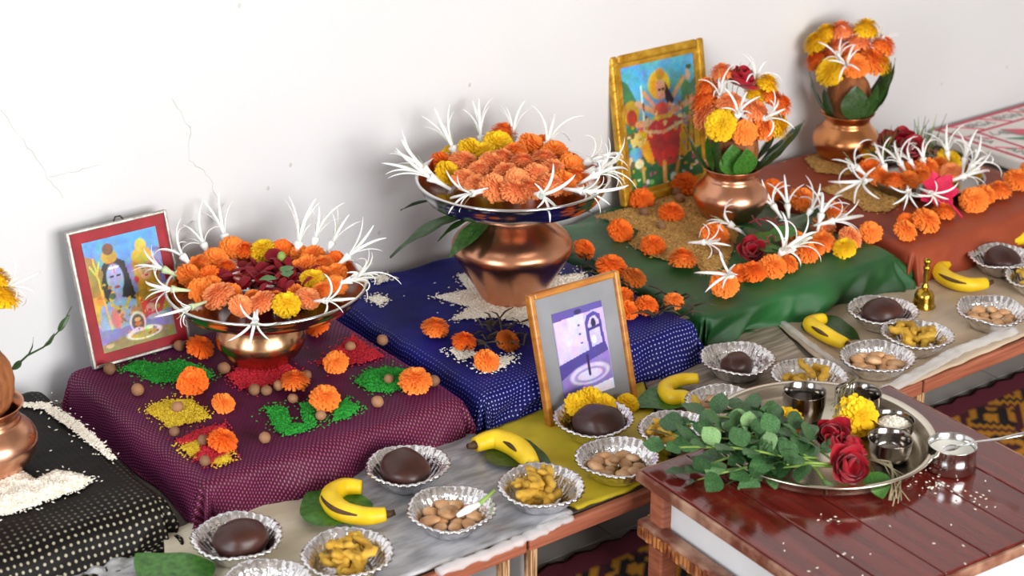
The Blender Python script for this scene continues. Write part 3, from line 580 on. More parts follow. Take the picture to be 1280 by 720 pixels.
# large copper pot, blue stand
B2 = P(640, 372, ZB); pot('copper_pot', B2, wall_prof([(.046, 0), (.052, .003), (.056, .012), (.068, .035), (.084, .060), (.097, .082), (.102, .095), (.099, .106), (.088, .118), (.070, .132), (.054, .142), (.048, .150), (.048, .160), (.054, .168), (.066, .174), (.068, .178)]), 'copper', 'large squat copper pot on the blue cloth under a marigold plate')
C2 = Vector((B2.x + .002, B2.y, ZB + .182)); R2 = .160
plate(C2, R2, 'round steel plate heaped with marigolds on the large copper pot', .034); Z2 = C2.z + .030
for u, v, d, c, up in [(622, 182, 34, 'y', .012), (589, 190, 32, 'y', .008), (552, 204, 27, 'd', 0), (559, 217, 29, 'y', 0), (579, 204, 31, 'p', .006), (629, 168, 32, 'o', .016), (600, 214, 27, 'p', .008), (581, 226, 29, 'p', 0), (614, 205, 29, 'p', .014), (628, 199, 27, 'p', .018), (643, 192, 28, 'o', .016), (618, 236, 34, 'p', .002), (643, 241, 33, 'p', .002), (632, 217, 29, 'p', .014), (653, 204, 28, 'p', .02), (664, 184, 32, 'o', .01), (691, 212, 27, 'p', .01), (693, 191, 30, 'o', .008), (713, 209, 30, 'o', .004), (704, 229, 30, 'o', .002), (721, 223, 28, 'o', 0), (670, 219, 29, 'p', .014), (662, 238, 31, 'p', .004), (646, 225, 27, 'p', .014), (680, 200, 28, 'p', .014), (678, 182, 26, 'o', .008), (604, 192, 28, 'y', .01), (688, 232, 30, 'p', .004), (596, 232, 28, 'p', 0), (566, 195, 26, 'y', 0)]:
    mg_on(u, v, d, Z2 - .014 + up, CM[c], ('yellow' if c == 'y' else 'orange') + ' marigold head heaped on the plate over the large copper pot', ('yellow' if c == 'y' else 'orange') + ' marigolds of the heaped plate', .5)
for u, v, e, s, kw in [(545, 226, .6, .066, dict(closed=True)), (570, 192, .8, .066, dict(closed=True)), (603, 178, 1.0, .062, dict(closed=True)), (641, 178, 1.0, .062, dict(closed=True)), (682, 188, .9, .066, {}), (594, 241, .2, .055, {}), (673, 243, .25, .062, {}), (730, 205, .35, .066, {}), (735, 215, .2, .066, {}), (722, 238, .1, .06, {}), (738, 222, .55, .06, {}), (536, 215, .7, .06, dict(closed=True))]:
    plate_lily(u, v, Z2 + .004, C2, e, s, 'white spider lily around the rim of the heaped marigold plate', 'spider lilies of the heaped plate', **kw)
def ring_leaf(c, rad, z, az, el, ln, kind, m, label, group, roll=0, name='leaf', face=True):
    o = Vector((math.cos(az), math.sin(az), 0)); d = o * math.cos(el) + Vector((0, 0, math.sin(el)))
    return leaf(Vector((c.x, c.y, 0)) + o * rad + Vector((0, 0, z)), d, ln, kind, m, label, group, roll=roll, name=name, up=(o + Vector((0, 0, .3))) if face else (0, 0, 1))
for az, el, ln, z in [(2.10, -.02, .150, .168), (2.72, -.18, .165, .160), (3.35, -.20, .100, .158), (3.0, -.1, .09, .160), (5.9, -.05, .09, .162), (.6, -.05, .12, .164)]:
    ring_leaf(B2, .055, ZB + z, az, el, ln, 'long', 'leaf_dark', 'dark green mango leaf hanging under the heaped plate', 'mango leaves on the copper pot', roll=R.uniform(-.3, .3), name='mango_leaf', face=False)

# lotas with coconut and bouquet
def lota(c, s, m, label):
    return pot('copper_lota', c, wall_prof([(r * s, z * s) for r, z in [(.036, 0), (.044, .002), (.058, .016), (.067, .034), (.069, .046), (.064, .060), (.0545, .069), (.0535, .0705), (.0500, .074), (.0480, .0765), (.0485, .0785), (.0460, .081), (.0450, .086), (.0470, .092), (.0530, .0985), (.0560, .1005)]]), m, label)
B3 = P(912, 272, ZB); lota(B3, 1.03, 'copper', 'copper lota with coconut and flowers on the green cloth')
B4 = P(1055, 199, ZB); lota(B4, 1.0, 'copper_dark', 'reddish copper lota with flowers on the rust-red cloth by the wall')
B5 = P(-12, 588, ZK); lota(B5, 1.02, 'copper', 'copper lota with coconut at the black cloth edge')
def coconut(c, z, label, s=1):
    f = lambda d: 1 + .05 * noise.noise(d * 3)
    return tag(obj('coconut', MB().ball((0, 0, 0), (.047 * s, .047 * s, .062 * s), 24, 16, f=f), 'coconut', None, loc=(c.x, c.y, z)), label, 'coconut')
K3 = B3 + Vector((0, 0, .135)); coconut(B3, K3.z, 'brown husked coconut under flowers in the green stand lota')
K4 = B4 + Vector((0, 0, .130)); coconut(B4, K4.z, 'brown husked coconut under flowers in the rust-red stand lota', .95)
K5 = B5 + Vector((0, 0, .135)); coconut(B5, K5.z, 'brown husked coconut in the lota on black cloth')
def on_c(u, v, K, r, d, c, label, group):
    p = onsphere(u, v, K, r); return marigold(p, d * px_m(p) * 1.16, CM[c], label, group, tilt=(p - K).normalized() * 1 + Vector((0, 0, .3)))
K3b = K3 + Vector((0, 0, .035))
for u, v, d, c in [(882, 128, 33, 'o'), (884, 146, 30, 'p'), (902, 157, 32, 'y'), (930, 166, 25, 'o'), (953, 160, 26, 'o'), (975, 131, 26, 'o'), (971, 157, 28, 'y'), (958, 106, 26, 'y'), (903, 92, 26, 'p'), (944, 140, 26, 'p'), (885, 110, 26, 'o'), (963, 122, 24, 'o'), (912, 130, 26, 'p'), (945, 120, 26, 'y')]:
    on_c(u, v, K3b, .058, d, c, ('yellow' if c == 'y' else 'orange') + ' marigold head covering the coconut of the green stand', ('yellow' if c == 'y' else 'orange') + ' marigolds on the green stand coconut')
p = onsphere(928, 103, K3b, .056); rose(p, p - K3b + Vector((0, -.03, .05)), .042, 'dark crimson rose atop the coconut lota on green cloth')
for u, v, dz in [(899, 114, .6), (923, 140, .2), (945, 95, .8), (962, 145, .1)]:
    p = onsphere(u, v, K3b, .082); dd = (p - K3b).normalized() + Vector((0, 0, dz)); lily(p - dd.normalized() * .018, dd, .052, 'white spider lily on the coconut bouquet of the green stand', 'lilies on the green stand coconut', droop=.8)
for az, el, ln, k, m_ in [(3.45, 1.25, .085, 'straight', 'leaf_dark'), (3.95, 1.35, .062, 'oval', 'leaf_mid'), (4.35, 1.15, .060, 'oval', 'leaf_mid'), (5.4, .85, .105, 'straight', 'leaf_dark'), (5.75, .75, .120, 'straight', 'leaf_dark'), (6.1, .9, .11, 'straight', 'leaf_dark'), (2.7, 1.0, .10, 'straight', 'leaf_dark'), (3.1, 1.3, .075, 'straight', 'leaf_mid')]:
    ring_leaf(B3, .046, ZB + .100, az, el, ln, k, m_, 'green leaf in the mouth of the green stand lota', 'leaves of the green stand lota', roll=R.uniform(-.4, .4))
for k in range(5): 
    a = Vector((K3.x + .02 * (k - 2) * .3, K3.y + .02, K3.z + .07)); tag(obj('grass_blade', MB().tube([a, a + Vector((.01 * (k - 2), .005, .05)), a + Vector((.022 * (k - 2), .0, .085))], [.0009, .0008, .0004], n=4), 'stem'), 'thin green grass blade above the crimson rose lota', 'grass', 'grass blades above the crimson rose')
K4b = K4 + Vector((0, 0, .035))
for u, v, d, c in [(1022, 55, 29, 'y'), (1022, 76, 26, 'o'), (1039, 90, 30, 'y'), (1068, 83, 27, 'o'), (1088, 78, 31, 'o'), (1099, 80, 26, 'y'), (1104, 58, 26, 'o'), (1082, 38, 29, 'y'), (1052, 40, 28, 'p'), (1073, 54, 30, 'p'), (1047, 62, 27, 'p'), (1040, 72, 26, 'o'), (1034, 42, 24, 'y'), (1062, 66, 26, 'o')]:
    on_c(u, v, K4b, .056, d, c, ('yellow' if c == 'y' else 'orange') + ' marigold head covering the coconut of the rust-red stand', ('yellow' if c == 'y' else 'orange') + ' marigolds on the rust-red stand coconut')
for u, v, dz in [(1048, 70, .3), (1062, 48, .8), (1100, 52, .6), (1058, 80, .0), (1085, 50, .7)]:
    p = onsphere(u, v, K4b, .080); dd = (p - K4b).normalized() + Vector((0, 0, dz)); lily(p - dd.normalized() * .018, dd, .05, 'white spider lily on the coconut bouquet of the rust-red stand', 'lilies on the rust-red stand coconut', droop=.8)
for az, el, ln, k in [(2.7, 1.05, .085, 'straight'), (3.1, 1.15, .07, 'straight'), (4.15, 1.42, .072, 'oval'), (4.75, 1.2, .08, 'straight'), (5.5, 1.0, .125, 'long'), (5.2, 1.1, .09, 'straight'), (2.3, 1.1, .09, 'straight'), (6.1, 1.0, .11, 'straight')]:
    ring_leaf(B4, .044, ZB + .098, az, el, ln, k, 'leaf_dark', 'dark green leaf in the mouth of the rust-red stand lota', 'leaves of the rust-red stand lota', roll=R.uniform(-.4, .4))
K5b = K5 + Vector((0, 0, .03))
for u, v, d, c in [(0, 372, 40, 'y'), (-25, 370, 40, 'y'), (-8, 350, 34, 'y'), (-40, 395, 36, 'o')]:
    on_c(u, v, K5b, .056, d, c, ('yellow' if c == 'y' else 'orange') + ' marigold on the coconut of the black cloth lota', 'marigolds of the black stand lota')
p = onsphere(-2, 362, K5b, .07); lily(p, Vector((.8, -.5, .3)), .045, 'white spider lily beside yellow marigold at the black stand', None)
sv = thing('leafy_stalk', 'thin drying green stalk leaning from the lota on black cloth', 'plant', B5 + Vector((.03, .02, .10)))
q0 = B5 + Vector((.03, .02, .10)); q1 = CAM + ray(90, 385) * (2.30 / ray(90, 385).y); pts = [q0.lerp(q1, k / 5) - q0 + Vector((0, 0, .012 * math.sin(k * 1.3))) for k in range(6)]
obj('stem', MB().tube(pts, [.002, .0018, .0016, .0014, .001, .0006], n=5), 'leaf_dark', sv)
for k in range(1, 5): leaf(pts[k], (pts[5] - pts[0]) + Vector((0, 0, .04 * (-1) ** k)), 0.03, 'long', 'leaf_dark', '', parent=sv, roll=k)

# leafy heap on green stand
for k in range(16):
    u, v = R.uniform(935, 1010), R.uniform(262, 312); a = R.uniform(0, 6.3)
    leaf(P(u, v, ZB + .012 + R.uniform(0, .02)), (math.cos(a), math.sin(a), R.uniform(-.1, .4)), R.uniform(.04, .06), 'oval', R.choice(['leaf_mid', 'leaf_dark']), 'green leaf in the flower heap on green cloth', 'leaves of the green stand heap', roll=R.uniform(-.4, .4))
for (u, v), a, e, s in [((918, 284), 2.2, .5, .06), ((915, 345), 3.6, .5, .055), ((975, 318), 4.6, .9, .062), ((985, 314), 5.6, .7, .066), ((1025, 275), .6, .6, .062), ((1035, 278), 5.5, .3, .06), ((970, 262), 1.4, .5, .055), ((1010, 268), .2, .5, .055), ((875, 303), 5.2, .2, .05), ((985, 262), .9, .45, .055)]:
    p = P(u, v, ZB + .03); lily(p, (math.cos(a) * math.cos(e), math.sin(a) * math.cos(e), math.sin(e)), s, 'white spider lily in the leafy heap on green cloth', 'lilies of the green stand heap', n=6)
rose(P(938, 316, ZB + .016), (-.3, -.6, .8), .034, 'crimson rose in the leafy heap on green cloth')
for k in range(9):
    a = P(R.uniform(945, 985), R.uniform(275, 305), ZB + .035); an = R.uniform(0, 6.3); c_ = Vector((math.cos(an), math.sin(an), .2)) * .018; n_ = Vector((-math.sin(an), math.cos(an), .6)) * .012
    tag(obj('red_stamen', MB().tube([a - c_, a + n_ * .6, a + c_], [.0011, .0011, .0008], n=4), 'rose_red'), 'thin red curled petal strand over green leaves', 'petal', 'red strands over the green heap')

# flower plate on the rust-red stand
C6 = P(1155, 234, ZB); C6 = Vector((C6.x, C6.y, ZB + .006)); plate(C6, .115, 'low dark steel plate of flowers on the rust-red cloth', .020, 'steel_dark')
for u, v, d, c in [(1087, 213, 26, 'd'), (1099, 222, 26, 'o'), (1118, 228, 28, 'o'), (1136, 226, 24, 'o'), (1137, 213, 24, 'o'), (1158, 212, 30, 'o'), (1185, 202, 28, 'y'), (1090, 195, 22, 'y'), (1150, 222, 24, 'o'), (1188, 216, 24, 'p'), (1172, 208, 24, 'o')]:
    mg_on(u, v, d, ZB + .02, CM[c], ('yellow' if c == 'y' else 'orange') + ' marigold head on the low plate of rust-red stand', ('yellow' if c == 'y' else 'orange') + ' marigolds of the low plate', .5)
for (u, v), a, e, s in [((1075, 213), 2.6, .7, .06), ((1083, 226), 3.4, .2, .06), ((1107, 212), 1.6, 1.0, .055), ((1128, 208), 2.6, 1.0, .055), ((1155, 205), 1.3, 1.1, .06), ((1185, 196), 1.2, 1.1, .055), ((1205, 205), .5, .9, .06), ((1212, 212), .1, .7, .06), ((1135, 238), 3.9, .0, .05), ((1160, 240), 4.6, .0, .05), ((1200, 222), 5.8, .3, .055), ((1140, 205), 2.0, .9, .05)]:
    lily(P(u, v, ZB + .045), (math.cos(a) * math.cos(e), math.sin(a) * math.cos(e), math.sin(e)), s, 'white spider lily on the low plate of the rust-red stand', 'lilies of the low plate')
for u, v, s in [(1112, 180, .036), (1127, 176, .034), (1136, 188, .040)]:
    rose(P(u, v, ZB + .06), (-.3, -.5, .8), s, 'bright red rose at the back of the low flower plate', 'red roses of the low plate')
hb = thing('pink_hibiscus', 'crimson-pink hibiscus with long stamen on the low flower plate', 'flower', P(1172, 240, ZB + .035), zto((-.5, -.7, .55)))
for k in range(7):
    an = k * 2 * PI / 7; link('petal', leaf_mesh('oval', 'rose_pink'), hb, (0, 0, .003 * (k % 2)), leaf_rot((math.cos(an), math.sin(an), .35 + .3 * (k % 2)), roll=R.uniform(-.4, .4)), .040)
a = P(1172, 240, ZB + .035); b = P(1203, 272, ZB + .012); obj('stamen', MB().tube([Vector((0, 0, 0)), (zto((-.5, -.7, .55)).inverted() @ (b - a)) * .5 + Vector((0, 0, .008)), zto((-.5, -.7, .55)).inverted() @ (b - a)], [.0022, .002, .0022], n=6), 'rose_pink', hb)
for k in range(26):
    u, v = R.choice([(1105, 205), (1150, 195), (1160, 195)]); a = P(u + R.uniform(-12, 12), v, ZB + .03); dd = Vector((R.uniform(-.035, .035), R.uniform(-.02, .03), R.uniform(.05, .085)))
    tag(obj('grass_blade', MB().tube([a, a + dd * .5 + Vector((0, 0, .008)), a + dd], [.0011, .001, .0004], n=4), R.choice(['leaf_mid', 'leaf_dark', 'stem'])), 'thin green grass blade standing behind the low flower plate', 'grass', 'grass behind the low plate')
for k in range(5):
    a = R.uniform(.6, 2.6); leaf(P(1105 + k * 18, 205, ZB + .03), (math.cos(a), math.sin(a), .8), .05, 'straight', 'leaf_dark', 'dark green leaf among the low plate flowers', 'leaves of the low plate')

# betel nuts on maroon and other stands
bm = [MB().ball((0, 0, 0), (1, 1, .92), 14, 10, f=lambda d, s=s: 1 + .08 * noise.noise(d * 2 + Vector((s, 0, 0)))).mesh('betel_nut', 'betel_nut') for s in range(3)]
for u, v in [(222, 509), (218, 539), (254, 550), (256, 576), (331, 547), (333, 488), (318, 487), (348, 482), (366, 498), (383, 469), (401, 519), (472, 502), (486, 474), (542, 476), (438, 433), (280, 460), (172, 487), (137, 461), (224, 432), (478, 425)]:
    p = P(u, v, ZB + .007); tag(link('betel_nut', R.choice(bm), None, p, (R.uniform(0, 3), 0, R.uniform(0, 6)), px_m(p) * R.uniform(6.6, 8.4)), 'round brown betel nut on the maroon cloth', 'nut', 'betel nuts on the maroon cloth')
for u, v in [(805, 265), (827, 282), (850, 248), (895, 313), (846, 240)]:
    p = P(u, v, ZB + .010); tag(link('betel_nut', R.choice(bm), None, p, (R.uniform(0, 3), 0, R.uniform(0, 6)), px_m(p) * 6.5), 'round brown betel nut on the brown grain of the green stand', 'nut', 'betel nuts on the green cloth')

# wilted sprigs on blue
def wilted(u0, u1, v0, v1, n, label, seed):
    t = thing('wilted_sprig', label, 'plant', P((u0 + u1) / 2, (v0 + v1) / 2, ZB)); r = random.Random(seed); o = t.location
    for k in range(n):
        a = P(r.uniform(u0, u1), r.uniform(v0, v1), ZB + .006); an = r.uniform(0, 6.3); d = Vector((math.cos(an), math.sin(an), r.uniform(0, .35))) * r.uniform(.02, .045)
        obj('stalk', MB().tube([a - o, a - o + d * .5 + Vector((0, 0, .006)), a - o + d], [.0016, .0018, .0007], n=4), 'wilted', t)
    for k in range(n // 2):
        a = P(r.uniform(u0, u1), r.uniform(v0, v1), ZB + .008); an = r.uniform(0, 6.3); leaf(a - o, (math.cos(an), math.sin(an), r.uniform(-.1, .4)), r.uniform(.016, .028), 'long', 'wilted', '', parent=t, roll=r.uniform(-1, 1))
wilted(588, 655, 402, 436, 26, 'dark wilted grass sprig on blue cloth beside the framed photograph', 1)
wilted(770, 800, 345, 385, 14, 'dark wilted stalks between marigolds behind the framed photograph', 2)
wilted(815, 868, 368, 398, 16, 'dark wilted stalks at the blue cloth edge near green', 3)
wilted(722, 742, 318, 345, 6, 'dark drooping stalk under the marigold behind the copper pot', 4)

# ------------------------------------------------------------------ framed pictures
def paint(w, h, bg, ops, seed=0, nz=.06):
    y, x = np.mgrid[0:h + 1, 0:w + 1]; x = x / w; y = 1 - y / h; im = np.zeros((h + 1, w + 1, 4)); im[:] = S(bg[0])
    if len(bg) > 1:
        t = np.clip(y, 0, 1)[..., None]; im = np.array(S(bg[0])) * (1 - t) + np.array(S(bg[1])) * t
    for op in ops:
        c = np.array(S(op[-1]))
        if op[0] == 'e':
            _, cx, cy, rx, ry = op[:5]; k = 1 - np.sqrt(((x - cx) / rx) ** 2 + ((y - cy) / ry) ** 2); m = np.clip(k * 8, 0, 1)
        elif op[0] == 'p':
            pts = op[1]; ins = np.zeros(x.shape, bool); j = len(pts) - 1
            for i in range(len(pts)):
                xi, yi = pts[i]; xj, yj = pts[j]; cond = ((yi > y) != (yj > y)) & (x < (xj - xi) * (y - yi) / (yj - yi + 1e-9) + xi); ins ^= cond; j = i
            m = ins.astype(float)
        else:
            _, x0, y0, x1, y1, wd = op[:6]; t = np.clip(((x - x0) * (x1 - x0) + (y - y0) * (y1 - y0)) / ((x1 - x0) ** 2 + (y1 - y0) ** 2), 0, 1); d = np.hypot(x - x0 - t * (x1 - x0), y - y0 - t * (y1 - y0)); m = np.clip((wd - d) / wd * 3, 0, 1)
        im = im * (1 - m[..., None]) + c * m[..., None]
    rng = np.random.default_rng(seed)
    for cell, amp in ((9, .16), (4, .14)):
        sm = rng.standard_normal((h // cell + 2, w // cell + 2, 3)); yy = np.arange(h + 1) / cell; xx = np.arange(w + 1) / cell; y0 = yy.astype(int); x0 = xx.astype(int); fy = (yy - y0)[:, None, None]; fx = (xx - x0)[None, :, None]
        g = (sm[y0][:, x0] * (1 - fx) + sm[y0][:, x0 + 1] * fx) * (1 - fy) + (sm[y0 + 1][:, x0] * (1 - fx) + sm[y0 + 1][:, x0 + 1] * fx) * fy; im[..., :3] *= np.clip(1 + amp * g * (1 if nz > .05 else .45), .4, 1.6)
    im[..., :3] *= 1 + nz * rng.standard_normal(x.shape)[..., None]; im = np.clip(im, 0, 1); im[..., 3] = 1; return im
def speck(n, x0, x1, y0, y1, cols, seed, r0=.008, r1=.03):
    q = random.Random(seed); return [('e', q.uniform(x0, x1), q.uniform(y0, y1), q.uniform(r0, r1), q.uniform(r0, r1) * .7, q.choice(cols)) for _ in range(n)]
def framed(name, c, yaw, lean, w, h, rail, dep, railm, mount, mm, pr, label, printm, im, inner=None):
    t = thing(name, label, 'picture', c, (-lean, 0, yaw)); 
    bevel(obj('backing', MB().box((0, dep * .75, h / 2), (w - .006, dep * .4, h - .006)), 'grey_board', t, smooth=False), .001)
    for s in (-1, 1):
        bevel(obj('frame_rail', MB().box((s * (w - rail) / 2, dep / 2, h / 2), (rail, dep, h)), railm, t, smooth=False), rail * .28, 3)
        bevel(obj('frame_rail', MB().box((0, dep / 2, h / 2 + s * (h - rail) / 2), (w - 2 * rail + .001, dep, rail)), railm, t, smooth=False), rail * .28, 3)
        if inner:
            obj('inner_lip', MB().box((s * (w / 2 - rail - inner / 2), dep * .45, h / 2), (inner, dep * .3, h - 2 * rail)), railm, t, smooth=False)
            obj('inner_lip', MB().box((0, dep * .45, h / 2 + s * (h / 2 - rail - inner / 2)), (w - 2 * rail - 2 * inner, dep * .3, inner)), railm, t, smooth=False)
    if mount: obj('mount', MB().box((0, dep * .5, h / 2), (w - 2 * rail + .002, dep * .1, h - 2 * rail + .002)), mm, t, smooth=False)
    x0, x1, z0, z1 = pr; ny, nx = im.shape[0] - 1, im.shape[1] - 1
    pm = painted_grid('print', printm, nx, ny, lambda i, j: (x0 + (x1 - x0) * i, dep * .44 - .0006, z0 + (z1 - z0) * j), im[::-1].reshape(-1, 4) if False else im.reshape(-1, 4))
    link('print', pm, t); return t
A = [('p', [(0, .28), (.12, .20), (.25, .30), (.4, .15), (.55, .3), (.72, .12), (.85, .24), (1, .16), (1, .5), (0, .5)], '#8a86c0'), ('e', .15, .33, .10, .05, '#d8d8f0'), ('e', .8, .24, .12, .05, '#c8c4ec'),
     ('p', [(.05, .35), (.3, .25), (.45, .35), (.5, .75), (.12, .78), (.02, .6)], '#c89a20'), ('l', .08, .3, .16, .85, .018, '#d8a820'), ('l', .03, .30, .14, .29, .015, '#d8a820'),
     ('p', [(.22, .30), (.35, .18), (.52, .26), (.58, .56), (.50, .66), (.30, .62), (.22, .50)], '#1c1820'), ('e', .36, .20, .10, .06, '#c49020'), ('e', .36, .14, .07, .05, '#7a3a20'),
     ('p', [(.16, .58), (.36, .52), (.56, .58), (.62, .82), (.50, .92), (.14, .88), (.10, .72)], '#8aa6cc'), ('e', .38, .38, .105, .125, '#9ab4e4'), ('e', .38, .49, .06, .06, '#88a4dc'), ('l', .33, .36, .36, .36, .012, '#202038'), ('l', .41, .36, .44, .36, .012, '#202038'), ('e', .385, .45, .035, .012, '#a84050'), ('l', .385, .27, .385, .33, .01, '#d04020'), ('l', .33, .29, .44, .29, .01, '#f0f0e8'),
     ('l', .28, .58, .40, .66, .02, '#d8b020'), ('l', .40, .66, .50, .56, .02, '#d8b020'), ('l', .30, .66, .42, .74, .016, '#806030'),
     ('p', [(.56, .55), (.75, .46), (.94, .52), (1, .85), (.6, .88)], '#a8841c'), ('p', [(.60, .30), (.72, .14), (.82, .22), (.9, .40), (.88, .54), (.62, .52)], '#c8981c'), ('e', .74, .36, .085, .10, '#d8a078'), ('e', .73, .25, .13, .07, '#d8aa28'), ('e', .74, .17, .07, .06, '#e0b83c'), ('l', .70, .35, .73, .35, .01, '#302018'), ('l', .76, .345, .79, .345, .01, '#302018'), ('e', .745, .415, .025, .010, '#b02838'), ('e', .62, .43, .03, .03, '#c02838'), ('e', .86, .41, .025, .03, '#c02838'),
     ('p', [(.62, .62), (.8, .60), (.88, .50), (.92, .62), (.82, .76), (.62, .74)], '#c83030'), ('e', .72, .68, .06, .04, '#e0a080'), ('e', .30, .70, .06, .09, '#c87878'), ('e', .55, .70, .07, .08, '#b88048'),
     ('p', [(0, .80), (.3, .82), (.6, .80), (1, .74), (1, .90), (0, .95)], '#7c78b8'), ('e', .8, .79, .15, .03, '#a8a8dc'), ('p', [(0, .93), (.5, .88), (1, .90), (1, 1.01), (0, 1.01)], '#8a8240'),
     ('e', .58, .91, .26, .06, '#e4e0d4'), ('e', .58, .92, .20, .035, '#b89830'), ('e', .52, .80, .115, .10, '#e0dcd0'), ('e', .52, .81, .09, .085, '#5a4a40'), ('e', .52, .78, .045, .02, '#d8c060'), ('e', .52, .82, .05, .02, '#d07030'), ('e', .5, .87, .08, .02, '#e8e4dc'), ('e', .1, .95, .06, .02, '#c8a878')]
def up_(op):
    f = lambda x, y: (.5 + (x - .52) * 1.14, .46 + (y - .46) * 1.12)
    if op[0] == 'e': c = f(op[1], op[2]); return ('e', c[0], c[1], op[3] * 1.14, op[4] * 1.12, op[5])
    if op[0] == 'l': a_ = f(op[1], op[2]); b_ = f(op[3], op[4]); return ('l', *a_, *b_, op[5], op[6])
    return ('p', [f(*p_) for p_ in op[1]], op[2])
A1 = A[:3] + [up_(o_) for o_ in A[3:-11]] + speck(26, .3, .6, .62, .78, ['#c8a838', '#a86848', '#98a8b8', '#704830'], 4) + speck(30, .58, .98, .5, .78, ['#c89c28', '#e0b83c', '#b03838', '#8a6a18'], 5) + speck(14, .05, .3, .38, .6, ['#d8b028', '#a87c18', '#384830'], 6) + [('p', [(0, .12), (.12, .16), (.2, .3), (.1, .5), (0, .5)], '#9a7a28'), ('l', .10, .16, .17, .80, .014, '#e0bc48'), ('l', .04, .22, .10, .30, .012, '#e0bc48'), ('l', .17, .20, .12, .30, .012, '#e0bc48'), ('e', .26, .52, .05, .03, '#48684a')] + A[-11:] + speck(16, .3, .9, .86, .97, ['#e8e4d8', '#c8a030', '#a05030', '#8888c0'], 7, .01, .025)
framed('framed_print', (1.060, 2.376, ZB + .001), 0.0, .265, .168, .216, .005, .010, 'silver_frame', True, 'red_mount', (-.062, .062, .020, .194), 'red-mounted devotional print of two crowned figures in thin silver frame', 'litho', paint(84, 116, ['#4a9ae0', '#8878b8'], A1, 1))
Bp = [('p', [(0, .1), (.1, .15), (.2, .3), (.2, 1), (0, 1)], '#3c7a4c'), ('p', [(.78, .18), (.9, .25), (1, .2), (1, 1), (.75, 1)], '#4a8a68'), ('p', [(0, .72), (.5, .66), (1, .72), (1, 1.01), (0, 1.01)], '#2c6434'),
      ('e', .12, .38, .11, .10, '#c89a28'), ('e', .12, .42, .07, .07, '#b03828'), ('l', .27, .2, .27, .5, .015, '#d8ecf4'),
      ('l', .5, .45, .2, .32, .03, '#e0a880'), ('l', .5, .45, .3, .25, .025, '#e0a880'), ('l', .5, .45, .82, .2, .025, '#e0a880'), ('l', .5, .47, .9, .38, .03, '#e0a880'), ('l', .5, .48, .18, .48, .03, '#e0a880'), ('l', .5, .48, .86, .52, .03, '#e0a880'), ('l', .5, .48, .12, .58, .03, '#d89a78'),
      ('e', .88, .18, .03, .05, '#e8b090'), ('e', .9, .12, .04, .02, '#3a5a38'), ('e', .5, .21, .15, .12, '#e8c020'), ('e', .52, .13, .06, .05, '#c89828'), ('e', .52, .25, .07, .085, '#e0a888'), ('p', [(.58, .2), (.68, .35), (.62, .4), (.56, .33)], '#2a2028'), ('l', .49, .25, .51, .25, .01, '#402018'), ('l', .54, .25, .56, .25, .01, '#402018'),
      ('p', [(.25, .55), (.45, .45), (.62, .45), (.8, .52), (.74, .68), (.62, .84), (.42, .84), (.30, .7)], '#c83a3a'), ('e', .5, .41, .10, .07, '#d85c4c'), ('l', .4, .46, .62, .46, .018, '#e0b83c'), ('l', .3, .55, .5, .58, .016, '#e8c890'), ('l', .5, .58, .76, .53, .016, '#e8c890'),
      ('p', [(.18, .52), (.28, .55), (.36, .8), (.30, .82), (.20, .70)], '#e0b020'), ('p', [(.74, .55), (.95, .5), (.98, .75), (.80, .78), (.66, .84)], '#d8a41c'), ('l', .84, .55, .8, .76, .012, '#8a5a18'), ('l', .9, .55, .88, .76, .012, '#8a5a18'), ('l', .48, .82, .47, .96, .03, '#d8a040'), ('l', .66, .84, .62, .92, .025, '#d8a040'), ('e', .15, .60, .08, .07, '#e0d080'), ('e', .13, .70, .09, .06, '#6aa0dc'), ('e', .16, .78, .06, .04, '#e8d8b8'), ('l', .2, .82, .2, .92, .02, '#c8a048'),
      ('e', .58, .94, .045, .035, '#e4dcd0'), ('e', .72, .92, .02, .02, '#d0d8c8'), ('e', .82, .91, .02, .015, '#d0d8c8'), ('e', .9, .88, .02, .015, '#e0c8b8'), ('e', .3, .94, .03, .02, '#78b060'), ('e', .2, .97, .04, .02, '#b04858')]
framed('framed_print', (2.192, 2.418, ZB + .001), -.01, .19, .232, .288, .018, .016, 'gold_frame', False, None, (-.096, .096, .020, .268), 'gold-framed devotional print of a many-armed figure in red', 'litho', paint(84, 110, ['#58b4e4', '#6a9a88'], Bp + speck(40, .2, .85, .35, .6, ['#e8c070', '#d85a48', '#e0b888', '#c89028', '#f0d8b0'], 8) + speck(40, .02, .98, .78, .99, ['#d8d0b8', '#3c7a44', '#c89830', '#1e4a28', '#a8506a'], 9) + speck(30, .02, .3, .3, .8, ['#c8a030', '#8a4a30', '#e0d8a8', '#5888c0', '#3c7048'], 10) + speck(24, .66, .98, .3, .75, ['#e0b020', '#a87818', '#e0a880', '#2a6444', '#7890c8'], 11), 2, .08), inner=.008)
